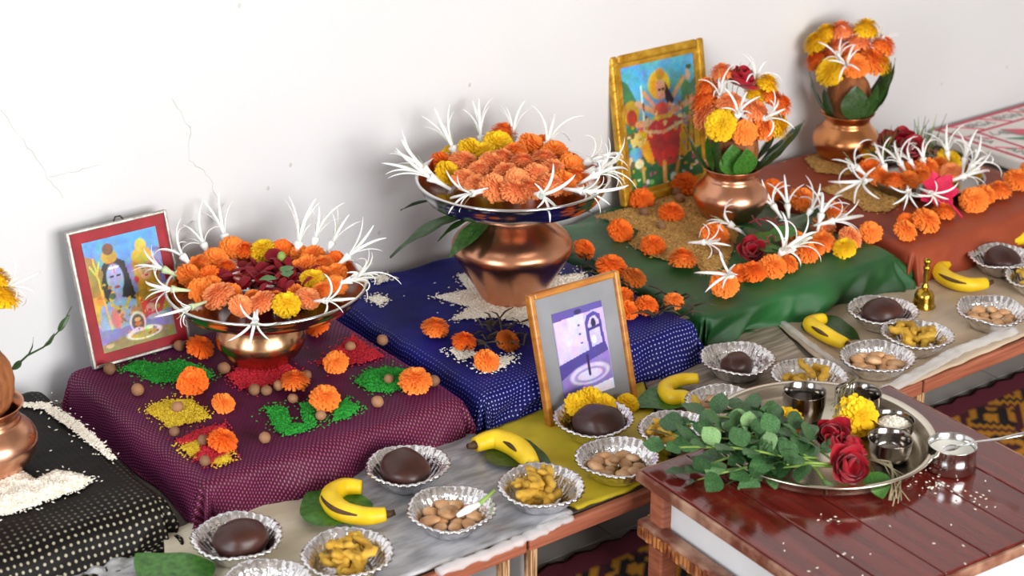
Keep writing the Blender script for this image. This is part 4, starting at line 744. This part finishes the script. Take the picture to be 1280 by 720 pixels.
Cp = [('p', [(0, 0), (1, 0), (1, .07), (0, .10)], '#584a9c'), ('e', .5, .05, .08, .03, '#2a2258'), ('p', [(.02, .10), (.6, .08), (.6, .5), (.02, .58)], '#cdbff0'), ('l', .18, .12, .20, .55, .008, '#cabce8'), ('l', .38, .12, .40, .5, .008, '#cabce8'),
      ('p', [(.62, .12), (1, .08), (1, .5), (.62, .55)], '#bcaee6'), ('p', [(.60, .2), (.66, .12), (.8, .09), (.92, .14), (.95, .5), (.62, .52)], '#4c3e98'), ('p', [(.66, .22), (.72, .15), (.82, .14), (.88, .2), (.89, .46), (.68, .48)], '#c4b6ec'), ('e', .77, .22, .05, .06, '#1e1848'), ('l', .66, .28, .9, .26, .02, '#3a2e80'), ('e', .74, .40, .05, .05, '#efe8ff'), ('e', .48, .2, .03, .012, '#5a4c98'), ('e', .48, .3, .03, .012, '#5a4c98'), ('e', .49, .4, .03, .012, '#5a4c98'),
      ('p', [(0, .58), (.45, .52), (.95, .46), (1, .6), (.6, .62), (.25, .72), (0, .75)], '#4a3c94'), ('p', [(0, .75), (.3, .66), (1, .56), (1, .9), (0, 1)], '#8a78c8'), ('e', .56, .76, .42, .12, '#d4c8f0'), ('e', .56, .77, .34, .085, '#a090d4'), ('e', .56, .77, .26, .06, '#ddd2f6'), ('l', .56, .56, .56, .76, .03, '#241c50'), ('p', [(.0, .9), (.4, .86), (.3, 1.0), (0, 1)], '#6a5ab0'), ('p', [(.02, .96), (1, .88), (1, 1.01), (.02, 1.01)], '#ece6fa')]
framed('framed_photograph', (1.582, 1.900, ZP + .006), -.03, .28, .172, .207, .010, .014, 'wood_frame', True, 'grey_mount', (-.048, .048, .028, .168), 'gold wooden framed violet photograph of a shrine with grey mount', 'photo_print', paint(80, 116, ['#b8a8e0'], Cp, 3, .04))
hk = MB().tube([(-.008, 0, 0), (-.004, 0, .006), (.004, 0, .006), (.008, 0, 0)], .0014, n=6)
fp = [o for o in bpy.data.objects if o.name == 'framed_print'][0]; obj('hanging_hook', hk, 'wilted', fp, loc=(.005, .006, .216))

# ------------------------------------------------------------------ foil bowls and offerings
def foil_mesh(seed):
    r = random.Random(seed); ph = r.uniform(0, 6)
    def mod(i, rr, z, a):
        k = [0, .0, .4, .8, 1, 1, .8, .4, 0][min(i, 8)]; return rr * (1 + .022 * k * math.sin(a * 30 + ph) + .012 * k * math.sin(a * 7 + ph)), z + .0018 * k * math.sin(a * 5 + ph * 2) + .0009 * k * math.sin(a * 30 + 1)
    pr = [(0, 0), (.030, 0), (.040, .010), (.050, .024), (.0575, .033), (.0605, .032), (.0590, .0345), (.056, .0345), (.048, .024), (.038, .010), (.029, .0018), (0, .0018)]
    def mod2(i, rr, z, a):
        k = [0, .1, .5, .9, 1, 1, 1, 1, .9, .6, .1, 0][i]; return rr * (1 + .028 * k * math.sin(a * 32 + ph) + .014 * k * math.sin(a * 5 + ph)), z + .0016 * k * math.sin(a * 4 + ph * 2)
    return MB().lathe(pr, 128, mod=mod2).mesh('foil_bowl', 'foil')
FM = [foil_mesh(i) for i in range(4)]
TM = []
for s in range(5):
    r = random.Random(s + 20); L_ = r.uniform(.034, .046); pts = [(L_ * (k / 8 - .5), .006 * math.sin(k * .6 + s) + .003 * r.uniform(-1, 1), .003 * r.uniform(-1, 1)) for k in range(9)]
    mb = MB().tube(pts, [.0035, .0052, .0058 + r.uniform(-.001, .001), .0054, .0062, .0056 + r.uniform(-.001, .001), .0058, .005, .003], n=8)
    if s % 2: mb.tube([pts[4], (pts[4][0] + .006, pts[4][1] + .008, .002), (pts[4][0] + .010, pts[4][1] + .013, .003)], [.0045, .0045, .003], n=7)
    TM.append(mb.mesh('turmeric_root', 'turmeric'))
NM = [MB().ball((0, 0, 0), (.0105 + .002 * (s % 3), .0105, .006), 14, 9, f=lambda d, s=s: 1 + .10 * noise.noise(d * 1.6 + Vector((s, 1, 0)))).mesh('almond', 'nut') for s in range(4)]
JM = [MB().ball((0, 0, 0), (.038, .034, .026), 28, 18, f=lambda d, s=s: 1 + .10 * noise.noise(d * 1.5 + Vector((s * 2, 1, 4))) + .05 * max(0, d.z) * d.x).mesh('jaggery_lump', 'jaggery') for s in range(4)]
def bowl(u, v, where, z=ZP + .003, s=1.0):
    p = P(u, v, z + .033 * s); p.z = z; o = link('foil_bowl', R.choice(FM), None, p, (R.uniform(-.03, .03), R.uniform(-.03, .03), R.uniform(0, 6)), s)
    tag(o, 'silver foil bowl ' + where, 'bowl', 'foil offering bowls'); return p
def jag(u, v, where, what, z=ZP + .003, s=1.0, k=0, dx=0, dy=0, js=1):
    p = bowl(u, v, where, z); tag(link('jaggery_lump', JM[k % 4], None, p + Vector((dx, dy, .0255 * js)), (0, 0, k * 1.3), js), what, 'jaggery', 'jaggery lumps')
def turm(u, v, where, what, grp, n=13, z=ZP + .003):
    p = bowl(u, v, where, z)
    for k in range(n):
        a = R.uniform(0, 6.3); lay = k / n; q = (.016 + .015 * lay) * math.sqrt(R.random())
        tag(link('turmeric_root', R.choice(TM), None, p + Vector((q * math.cos(a), q * math.sin(a), .013 + .040 * lay * (1 - q / .06))), (R.uniform(-.3, .3), R.uniform(-.45, .45), R.gauss(1.0, .7)), R.uniform(.95, 1.2)), what, 'turmeric', grp)
def nuts(u, v, where, what, grp, n=16, z=ZP + .003):
    p = bowl(u, v, where, z)
    for k in range(n):
        ring = 0 if k < 9 else (1 if k < 13 else 2); q = (.031, .016, .006)[ring]; a = k * (2 * PI / 9 if ring == 0 else 1.57) + R.uniform(-.12, .12)
        tag(link('almond', R.choice(NM), None, p + Vector((q * math.cos(a), q * math.sin(a), (.0195, .016, .026)[ring])), (R.uniform(-.3, .3), R.uniform(-.3, .3), R.uniform(0, 6)), R.uniform(.9, 1.08)), what, 'nut', grp)
    return p
jag(296, 669, 'of jaggery on the cream paper', 'smooth oval jaggery lump in the bowl on cream paper', ZP + .003, k=0, dx=.004, dy=-.002)
turm(434, 690, 'of turmeric at the corner of the grey mat', 'stubby yellow turmeric root in the bowl next to cream paper', 'turmeric beside cream paper', 15)
bowl(332, 730, 'mostly empty on cream paper beside the green betel leaf', ZP + .003)
jag(510, 581, 'of jaggery on the grey newspaper mat', 'pointed dark jaggery lump in the bowl on the grey mat', ZP + .010, k=1, dx=-.006, js=1.05)
pn = nuts(564, 635, 'of nuts with a lily petal on the grey mat', 'flat tan nut in the bowl with a lily petal', 'nuts with the lily petal', 15, ZP + .010)
t_ = thing('lily_bud', 'white and green spider lily bud lying on the nut bowl', 'flower', pn + Vector((.010, -.022, .036)))
obj('bud', MB().tube([(-.018, -.004, 0), (0, -.002, .002), (.02, 0, .003)], [.003, .0055, .004], n=8), 'lily_white', t_); obj('stem', MB().tube([(.02, 0, .003), (.038, .004, .006), (.052, .008, .010)], [.0038, .0028, .0022], n=7), 'stem', t_)
turm(676, 606, 'of turmeric at the grey mat end by yellow cloth', 'yellow turmeric root in the bowl between grey mat and yellow cloth', 'turmeric beside yellow cloth', 14, ZP + .008)
jag(742, 522, 'of jaggery and marigold before the framed photograph', 'dark jaggery lump with yellow marigold before the framed photograph', ZP + .006, k=2, dx=.002, dy=-.010, js=1.05)
for u, v, d in [(738, 503, 34), (722, 506, 28), (756, 507, 26)]: mg_on(u, v, d, ZP + .034, 'yellow', 'yellow marigold in the jaggery bowl before the framed photograph', 'yellow marigolds in the jaggery bowl', .4)
mg_on(784, 505, 24, ZP + .008, 'yellow', 'small yellow marigold at the foot of the framed photograph', None)
nuts(772, 571, 'of nuts on the yellow cloth', 'flat tan nut in the bowl on yellow cloth', 'nuts on the yellow cloth', 14, ZP + .006)
turm(848, 536, 'of turmeric half under the rose leaves', 'yellow turmeric root in the bowl beside the rose leaves', 'turmeric beside the rose leaves', 9, ZP + .006)
nuts(905, 502, 'of nuts hidden behind the rose leaves and tray', 'flat tan nut in the bowl behind the rose leaves', 'nuts behind the rose leaves', 9)
jag(922, 447, 'of jaggery on the wood-patterned sheet', 'small round jaggery ball in the bowl on the wood-patterned sheet', k=3, dy=.0, js=.78)
turm(1012, 468, 'of turmeric behind the steel tray', 'yellow turmeric root in the bowl behind the steel tray', 'turmeric behind the steel tray', 8)
jag(1103, 387, 'of jaggery beside the brass bell', 'reddish jaggery lump in the bowl beside the brass bell', k=0, js=1.0)
turm(1146, 417, 'of turmeric in front of the brass bell', 'yellow turmeric root in the bowl in front of the bell', 'turmeric before the bell', 14)
nuts(1097, 445, 'of nuts at the plastic film near the tray', 'flat tan nut in the bowl beside the plastic film', 'nuts beside the plastic film', 15)
jag(1253, 320, 'of jaggery near the rust-red cloth', 'dark jaggery lump in the bowl near the rust-red cloth', k=1, js=.95)
nuts(1240, 387, 'of nuts beside the banana with a long bruise', 'flat tan nut in the bowl near the long-bruised banana', 'nuts near the bruised banana', 13)
turm(1300, 345, 'of turmeric beside the jaggery near rust-red cloth', 'yellow turmeric root beside the jaggery near rust-red cloth', 'turmeric near the rust-red cloth', 10)

# bananas on betel leaves
def banana(px, z, rad, label, bruise=True, leafpx=None, llab=None, tipdark=-1):
    ws = [P(u, v, z + rad * .95) for u, v in px]; fine = []
    for i in range(len(ws) - 1):
        p0, p1, p2, p3 = ws[max(i - 1, 0)], ws[i], ws[i + 1], ws[min(i + 2, len(ws) - 1)]
        for k in range(6):
            t = k / 6; fine.append(.5 * ((2 * p1) + (p2 - p0) * t + (2 * p0 - 5 * p1 + 4 * p2 - p3) * t * t + (3 * p1 - p0 - 3 * p2 + p3) * t ** 3))
    fine.append(ws[-1]); n = len(fine); o = ws[0].copy(); o.z = z; th = thing('banana', label, 'banana', o)
    rd = [rad * (.42 + .62 * math.sin(PI * (.10 + .80 * i / (n - 1))) ** .7) for i in range(n)]; pts = [p - o for p in fine]
    b = obj('body', MB().tube(pts, rd, n=10, flat=.95), 'banana', th)
    e, q = (pts[-1], pts[-2]) if tipdark < 0 else (pts[0], pts[1]); d = (e - q).normalized()
    obj('stalk', MB().tube([e - d * .002, e + d * .006, e + d * .013 + Vector((0, 0, .002))], [rad * .46, rad * .33, rad * .26], n=8), 'banana_bruise', th)
    if bruise:
        i0, i1 = int(n * .45), int(n * .78); mb = MB(); sp = []
        for i in range(i0, i1):
            t = (pts[min(i + 1, n - 1)] - pts[i - 1]).normalized(); a = t.cross(Vector((0, 0, 1))).normalized(); to = (CAM - fine[i]); sgn = 1 if a.dot(to) > 0 else -1
            sp.append(pts[i] + (a * sgn * .82 + Vector((0, 0, .50))).normalized() * rd[i] * .965)
        mb.tube(sp, [.0012 + .0022 * math.sin(PI * k / (len(sp) - 1)) for k in range(len(sp))], n=6); obj('bruise', mb, 'banana_bruise', b)
    if leafpx:
        a, bq = P(*leafpx[0], z + .0035), P(*leafpx[1], z + .0035); d = bq - a
        leaf(a + d * .12, d, d.length * .95, 'betel', 'leaf_mid' if leafpx[2] else 'leaf_dark', llab, 'betel leaves under the bananas', name='betel_leaf')
banana([(452, 609), (428, 609), (413, 622), (426, 638), (455, 645), (482, 643)], ZP + .012, .0150, 'curled yellow banana on the grey newspaper mat corner', leafpx=((440, 660), (395, 608), 1), llab='dark green betel leaf under the curled banana')
banana([(594, 556), (618, 549), (641, 556), (656, 568), (665, 580)], ZP + .012, .0165, 'yellow banana between the grey mat and blue cloth', leafpx=((605, 556), (685, 580), 0), llab='dark green betel leaf under the banana near blue cloth', tipdark=1)
banana([(872, 473), (850, 475), (832, 484), (838, 496), (855, 497), (867, 505), (865, 520)], ZP + .010, .0125, 'hook-shaped yellow banana beside the framed photograph', bruise=False, leafpx=((870, 490), (795, 505), 1), llab='bright green betel leaf under the hook-shaped banana')
banana([(1030, 398), (1013, 404), (1024, 413), (1041, 423), (1058, 430)], ZP + .006, .0140, 'yellow banana lying by the front of green cloth', leafpx=((1000, 398), (1070, 420), 0), llab='dark green betel leaf beneath the banana before green cloth')
banana([(1186, 327), (1174, 336), (1184, 348), (1208, 356), (1233, 354)], ZP + .006, .0150, 'yellow banana with a long dark bruise beside the bell')
banana([(1262, 302), (1280, 297), (1300, 298), (1320, 305)], ZP + .006, .0140, 'yellow banana at the foot of the rust-red cloth', bruise=False, leafpx=((1320, 300), (1245, 292), 1), llab='green betel leaf under the banana beside rust-red cloth')
a, b = P(250, 735, ZP + .010), P(172, 692, ZP + .02); leaf(a, b - a, .12, 'betel', 'leaf_mid', 'large green betel leaf on cream paper beside the black cloth', name='betel_leaf')

# brass bell
bl = thing('brass_bell', 'small brass hand bell with knobbed handle on beige sheet', 'bell', P(1154, 383, ZP + .004))
obj('bell_body', MB().lathe([(.0205, 0), (.0215, .002), (.0190, .006), (.0175, .016), (.0170, .022), (.0140, .029), (.008, .033), (.004, .034)], 32), 'brass', bl)
obj('handle', MB().lathe([(.004, .032), (.0065, .036), (.0065, .039), (.0038, .042), (.0042, .050), (.0055, .058), (.0048, .066), (.0062, .071), (.0062, .075), (.004, .078), (.0066, .084), (.0066, .087), (.004, .091), (0, .092)], 20), 'brass', bl)

# ------------------------------------------------------------------ steel tray on the red table
TC = P(1026, 545, ZT + .018); TC = Vector((TC.x, TC.y, ZT + .004)); TR = .161
pr = [(0, 0), (TR * .86, 0), (TR * .90, .006), (TR * .93, .018), (TR * .95, .021), (TR * .99, .022), (TR, .0205), (TR * .99, .019), (TR * .945, .017), (TR * .915, .004), (TR * .87, -.003), (0, -.003)]
tag(obj('steel_tray', MB().lathe(list(reversed(pr)), 96), 'steel_brushed', None, loc=TC), 'large round steel tray with bowls and roses on the red table', 'tray')
def cup(u, v, r, h, m, label, z=TC.z + .001, base=.75, grp='steel bowls in the tray'):
    p = P(u, v, z + h); p.z = z; pr = [(0, 0), (r * base, 0), (r * (base + .12), h * .12), (r * .97, h * .55), (r * .985, h), (r, h + .001), (r * .955, h), (r * .935, h * .55), (r * (base + .08), h * .15), (r * base * .9, .002), (0, .002)]
    tag(obj('steel_bowl', MB().lathe(pr, 48), m, None, loc=p), label, 'bowl', grp); return p
cup(1006, 489, .0315, .042, 'steel_dark', 'deep dark steel bowl at the back of the tray')
cup(1073, 490, .0340, .040, 'steel_dark', 'wide dark steel bowl behind the yellow marigold in the tray')
cr = cup(1117, 524, .0300, .028, 'steel_dark', 'steel bowl of rice in the tray')
cup(1113, 548, .0310, .030, 'steel_dark', 'shiny empty steel bowl at the front of the tray')
mb = MB()
for k in range(420):
    a = R.uniform(0, 6.3); q = .026 * math.sqrt(R.random()); grain(mb, cr + Vector((q * math.cos(a), q * math.sin(a), .017 + .012 * (1 - (q / .026) ** 2) + R.uniform(-.001, .001))), .003, .0011, R.uniform(0, 6.3), R.uniform(-.4, .4))
mb.ball(cr + Vector((0, 0, .014)), (.026, .026, .014), 16, 8)
tag(obj('bowl_rice', mb, 'rice', smooth=False), 'white rice mounded in a steel tray bowl', 'rice', kind='stuff')
cc = cup(1191, 555, .0335, .037, 'steel', 'stainless steel cup of curd on the red table', ZT + .0005, .93, None)
tag(obj('curd', MB().lathe([(0, .0290), (.012, .0285), (.024, .0275), (.0308, .0275)], 32, cap=False), 'curd', None, loc=cc), 'creamy white curd filling the steel cup', 'curd')
sp = thing('steel_spoon', 'steel spoon resting in the curd cup', 'spoon', cc + Vector((.006, 0, .028)))
e = P(1285, 541, ZT + .060) - sp.location
obj('handle', MB().tube([Vector((0, 0, .001)), e * .25 + Vector((0, 0, .004)), e * .6, e], [.0028, .0028, .004, .0052], n=8, flat=.35), 'steel', sp)
obj('spoon_bowl', MB().ball((-.004, .004, -.001), (.014, .010, .0035), 16, 8), 'steel', sp)

# leafy rose stems
def sprig(p0, p1, n, ls, label, m='leaf_rose'):
    t = thing('leafy_sprig', label, 'plant', p0, None, 'leafy rose stems across the tray'); d = p1 - p0; L_ = d.length
    pts = [d * (k / 6) + Vector((0, 0, .012 * math.sin(PI * k / 6))) for k in range(7)]
    obj('stem', MB().tube(pts, [.0017] * 6 + [.0009], n=6), 'stem', t); side = d.cross(Vector((0, 0, 1))).normalized()
    for k in range(n):
        q = .08 + .92 * k / (n - 1) if n > 1 else 1; i = min(5, int(q * 6)); b = pts[i].lerp(pts[i + 1], q * 6 - i) if q < 1 else pts[6]
        dd = d.normalized() * R.uniform(.2, .9) + side * ((-1) ** k) * R.uniform(.4, 1) + Vector((0, 0, R.uniform(-.25, .7))); 
        if k == n - 1: dd = d.normalized() + Vector((0, 0, R.uniform(-.3, .3)))
        leaf(b + dd.normalized() * .005, dd, ls * R.uniform(.8, 1.15), 'oval', m if R.random() > .10 else 'leaf_light', '', parent=t, roll=R.uniform(-.7, .7))
for k in range(17):
    a = P(R.uniform(985, 1045), R.uniform(548, 582), ZT + .030 + .015 * R.random()); u, v = [(835, 560), (840, 545), (862, 590), (872, 600), (858, 530), (885, 520), (905, 512), (925, 515), (900, 575), (930, 598), (952, 600), (945, 530), (915, 545), (880, 560), (895, 540), (960, 575), (930, 560)][k]
    b = P(u, v, ZT + (.006 if v > 570 else .032 + .02 * R.random())); sprig(a, b, R.choice([10, 11, 12]), .034, 'leafy green rose stem drooping onto the red table' if v > 570 else ('leafy green rose stem reaching towards the bowls on yellow cloth' if u < 880 else 'leafy green rose stem lying over the steel tray rim'))
for (u, v), d, s, st in [((1040, 545), (-.6, -.3, .7), 0.033, (940, 560)), ((1058, 584), (-.2, -.9, .5), 0.036, (960, 585)), ((1062, 562), (.5, -.4, .7), 0.031, (970, 565)), ((1046, 560), (.1, -.5, .8), 0.030, (955, 575))]:
    c = P(u, v, ZT + .040); q = zto(d); R_ = R.getstate(); rs = rose(c, d, s, 'crimson rose bloom lying on the steel tray', 'crimson roses on the tray')
    inv = rs.rotation_quaternion.inverted(); e2 = P(*st, ZT + .032) - c; obj('stem', MB().tube([Vector((0, 0, -.004)), inv @ (e2 * .5 + Vector((0, 0, .004))), inv @ e2], .0022, n=6), 'stem', rs)
bd = thing('rose_bud', 'closed pale green rose bud hanging over the tray front', 'flower', P(1035, 607, ZT + .012))
dd = P(1012, 580, ZT + .035) - bd.location; dn = dd.normalized()
obj('bud', MB().tube([-dn * .016, -dn * .008, Vector((0, 0, 0)), dn * .010], [.001, .0062, .0072, .003], n=10), 'leaf_light', bd); obj('stem', MB().tube([dn * .008, dd * .6 + Vector((0, 0, .004)), dd], .0022, n=6), 'stem', bd)
for u, v, d, lab in [(1070, 521, 46, 'large yellow marigold beside the roses in the steel tray'), (984, 527, 34, 'yellow-orange marigold among rose leaves in the tray')]:
    mg_on(u, v, d, ZT + .016, 'yellow', lab, None)
mg_on(995, 535, 24, ZT + .02, 'orange', 'orange marigold bits tucked under the rose leaves', None)
a, b = P(1092, 590, ZT + .022), P(1103, 622, ZT + .006); leaf(a, b - a, .046, 'betel', 'leaf_mid', 'broad bright green leaf hanging over the tray front rim')
def dryg(pts, label, seed, n=14, jit=.01):
    t = thing('dry_grass_bundle', label, 'plant', pts[0]); r = random.Random(seed); o = t.location.copy()
    for k in range(n):
        j = lambda s=1: Vector((r.uniform(-jit, jit), r.uniform(-jit, jit), r.uniform(0, jit))) * s
        obj('blade', MB().tube([p - o + j(.4 + .5 * i) for i, p in enumerate(pts)], [.0008] * len(pts), n=4), 'dry_grass', t)
dryg([P(1068, 474, ZT + .05), P(1058, 492, ZT + .045), P(1045, 520, ZT + .04)], 'dry tangled grass lying over the tray back bowls', 1)
dryg([P(1085, 575, ZT + .028), P(1110, 582, ZT + .026), P(1122, 600, ZT + .012), P(1122, 632, ZT + .004)], 'dry grass strands trailing off the tray front rim', 2, 9, .006)

# ------------------------------------------------------------------ printed sack lying by the wall
sx0, sx1, sy0, sy1, sz = 2.985, 3.50, 2.06, 2.462, .184
sk = thing('printed_sack', 'flat white sack printed with red bands by the wall', 'sack', ((sx0 + sx1) / 2, (sy0 + sy1) / 2, ZP + .002))
W, D = sx1 - sx0, sy1 - sy0; hz = sz - ZP - .002
bevel(obj('sack_body', MB().box((0, 0, hz / 2), (W, D, hz)), 'sack', sk, smooth=False), .008, 3)
zz = hz + .0004
for c, d in [((0, D / 2 - .012), (W - .012, .010)), ((0, D / 2 - .075), (W - .13, .008)), ((0, -D / 2 + .012), (W - .012, .010)), ((0, -D / 2 + .075), (W - .13, .008)), ((-W / 2 + .012, 0), (.010, D - .03)), ((-W / 2 + .070, 0), (.008, D - .15))]:
    obj('printed_band', MB().box((c[0], c[1], zz), (d[0], d[1], .0008)), 'print_red', sk, smooth=False)
for k in range(5): 
    obj('printed_band', MB().box((-W / 2 + .075 + k * .095, D / 2 - .044, zz), (.006, .070, .0008), M=Matrix.Rotation(.75, 3, 'Z')), 'print_pink', sk, smooth=False)
    if k < 4: obj('printed_band', MB().box((-W / 2 + .042, D / 2 - .10 - k * .085, zz), (.006, .060, .0008), M=Matrix.Rotation(.75, 3, 'Z')), 'print_pink', sk, smooth=False)
def text(s, loc, size, rz, m):
    c = bpy.data.curves.new('printed_lettering', 'FONT'); c.body = s; c.size = size; c.extrude = .0003; c.materials.append(MATS[m]); c.align_x = 'CENTER'; c.align_y = 'CENTER'
    o = bpy.data.objects.new('lettering', c); COL.objects.link(o); me = bpy.data.meshes.new_from_object(o.evaluated_get(bpy.context.evaluated_depsgraph_get())); bpy.data.objects.remove(o)
    return link('printed_lettering', me, sk, loc, (0, 0, rz))
for k, s in enumerate(['BIGA', 'BIGN', 'B-CZ', 'BIGN']): text(s, (-W / 2 + .115 + k * .095, D / 2 - .044, zz + .0004), .034, -.2, 'print_grey')
text('LAA', (-W / 2 + .110, D / 2 - .112, zz + .0004), .032, -.45, 'print_grey'); text('ANLG', (-W / 2 + .040, -.03, zz + .0004), .034, -PI / 2, 'print_grey'); text('BIGA', (-W / 2 + .040, .09, zz + .0004), .030, -PI / 2, 'print_grey')
cx, cy = -W / 2 + .172, D / 2 - .125; RZ = Matrix.Rotation(-.62, 3, 'Z'); SC = Vector((cx, cy, 0))
def flat(name, pts, dz, m):
    return obj(name, MB().add([RZ @ Vector((x, y, 0)) + SC + Vector((0, 0, zz + dz)) for x, y in pts], [tuple(range(len(pts)))]), m, sk, smooth=False)
def half(r, m, dz): return flat('printed_fruit_slice', [(r * math.cos(PI + PI * k / 20), r * .8 * math.sin(PI + PI * k / 20)) for k in range(21)], dz, m)
half(.058, 'print_grey', .0002); half(.050, 'print_pink', .0006)
flat('printed_leaf', [(-.065, -.062), (.0, -.078), (.06, -.072), (.06, -.056), (.0, -.050)], .0006, 'print_green')
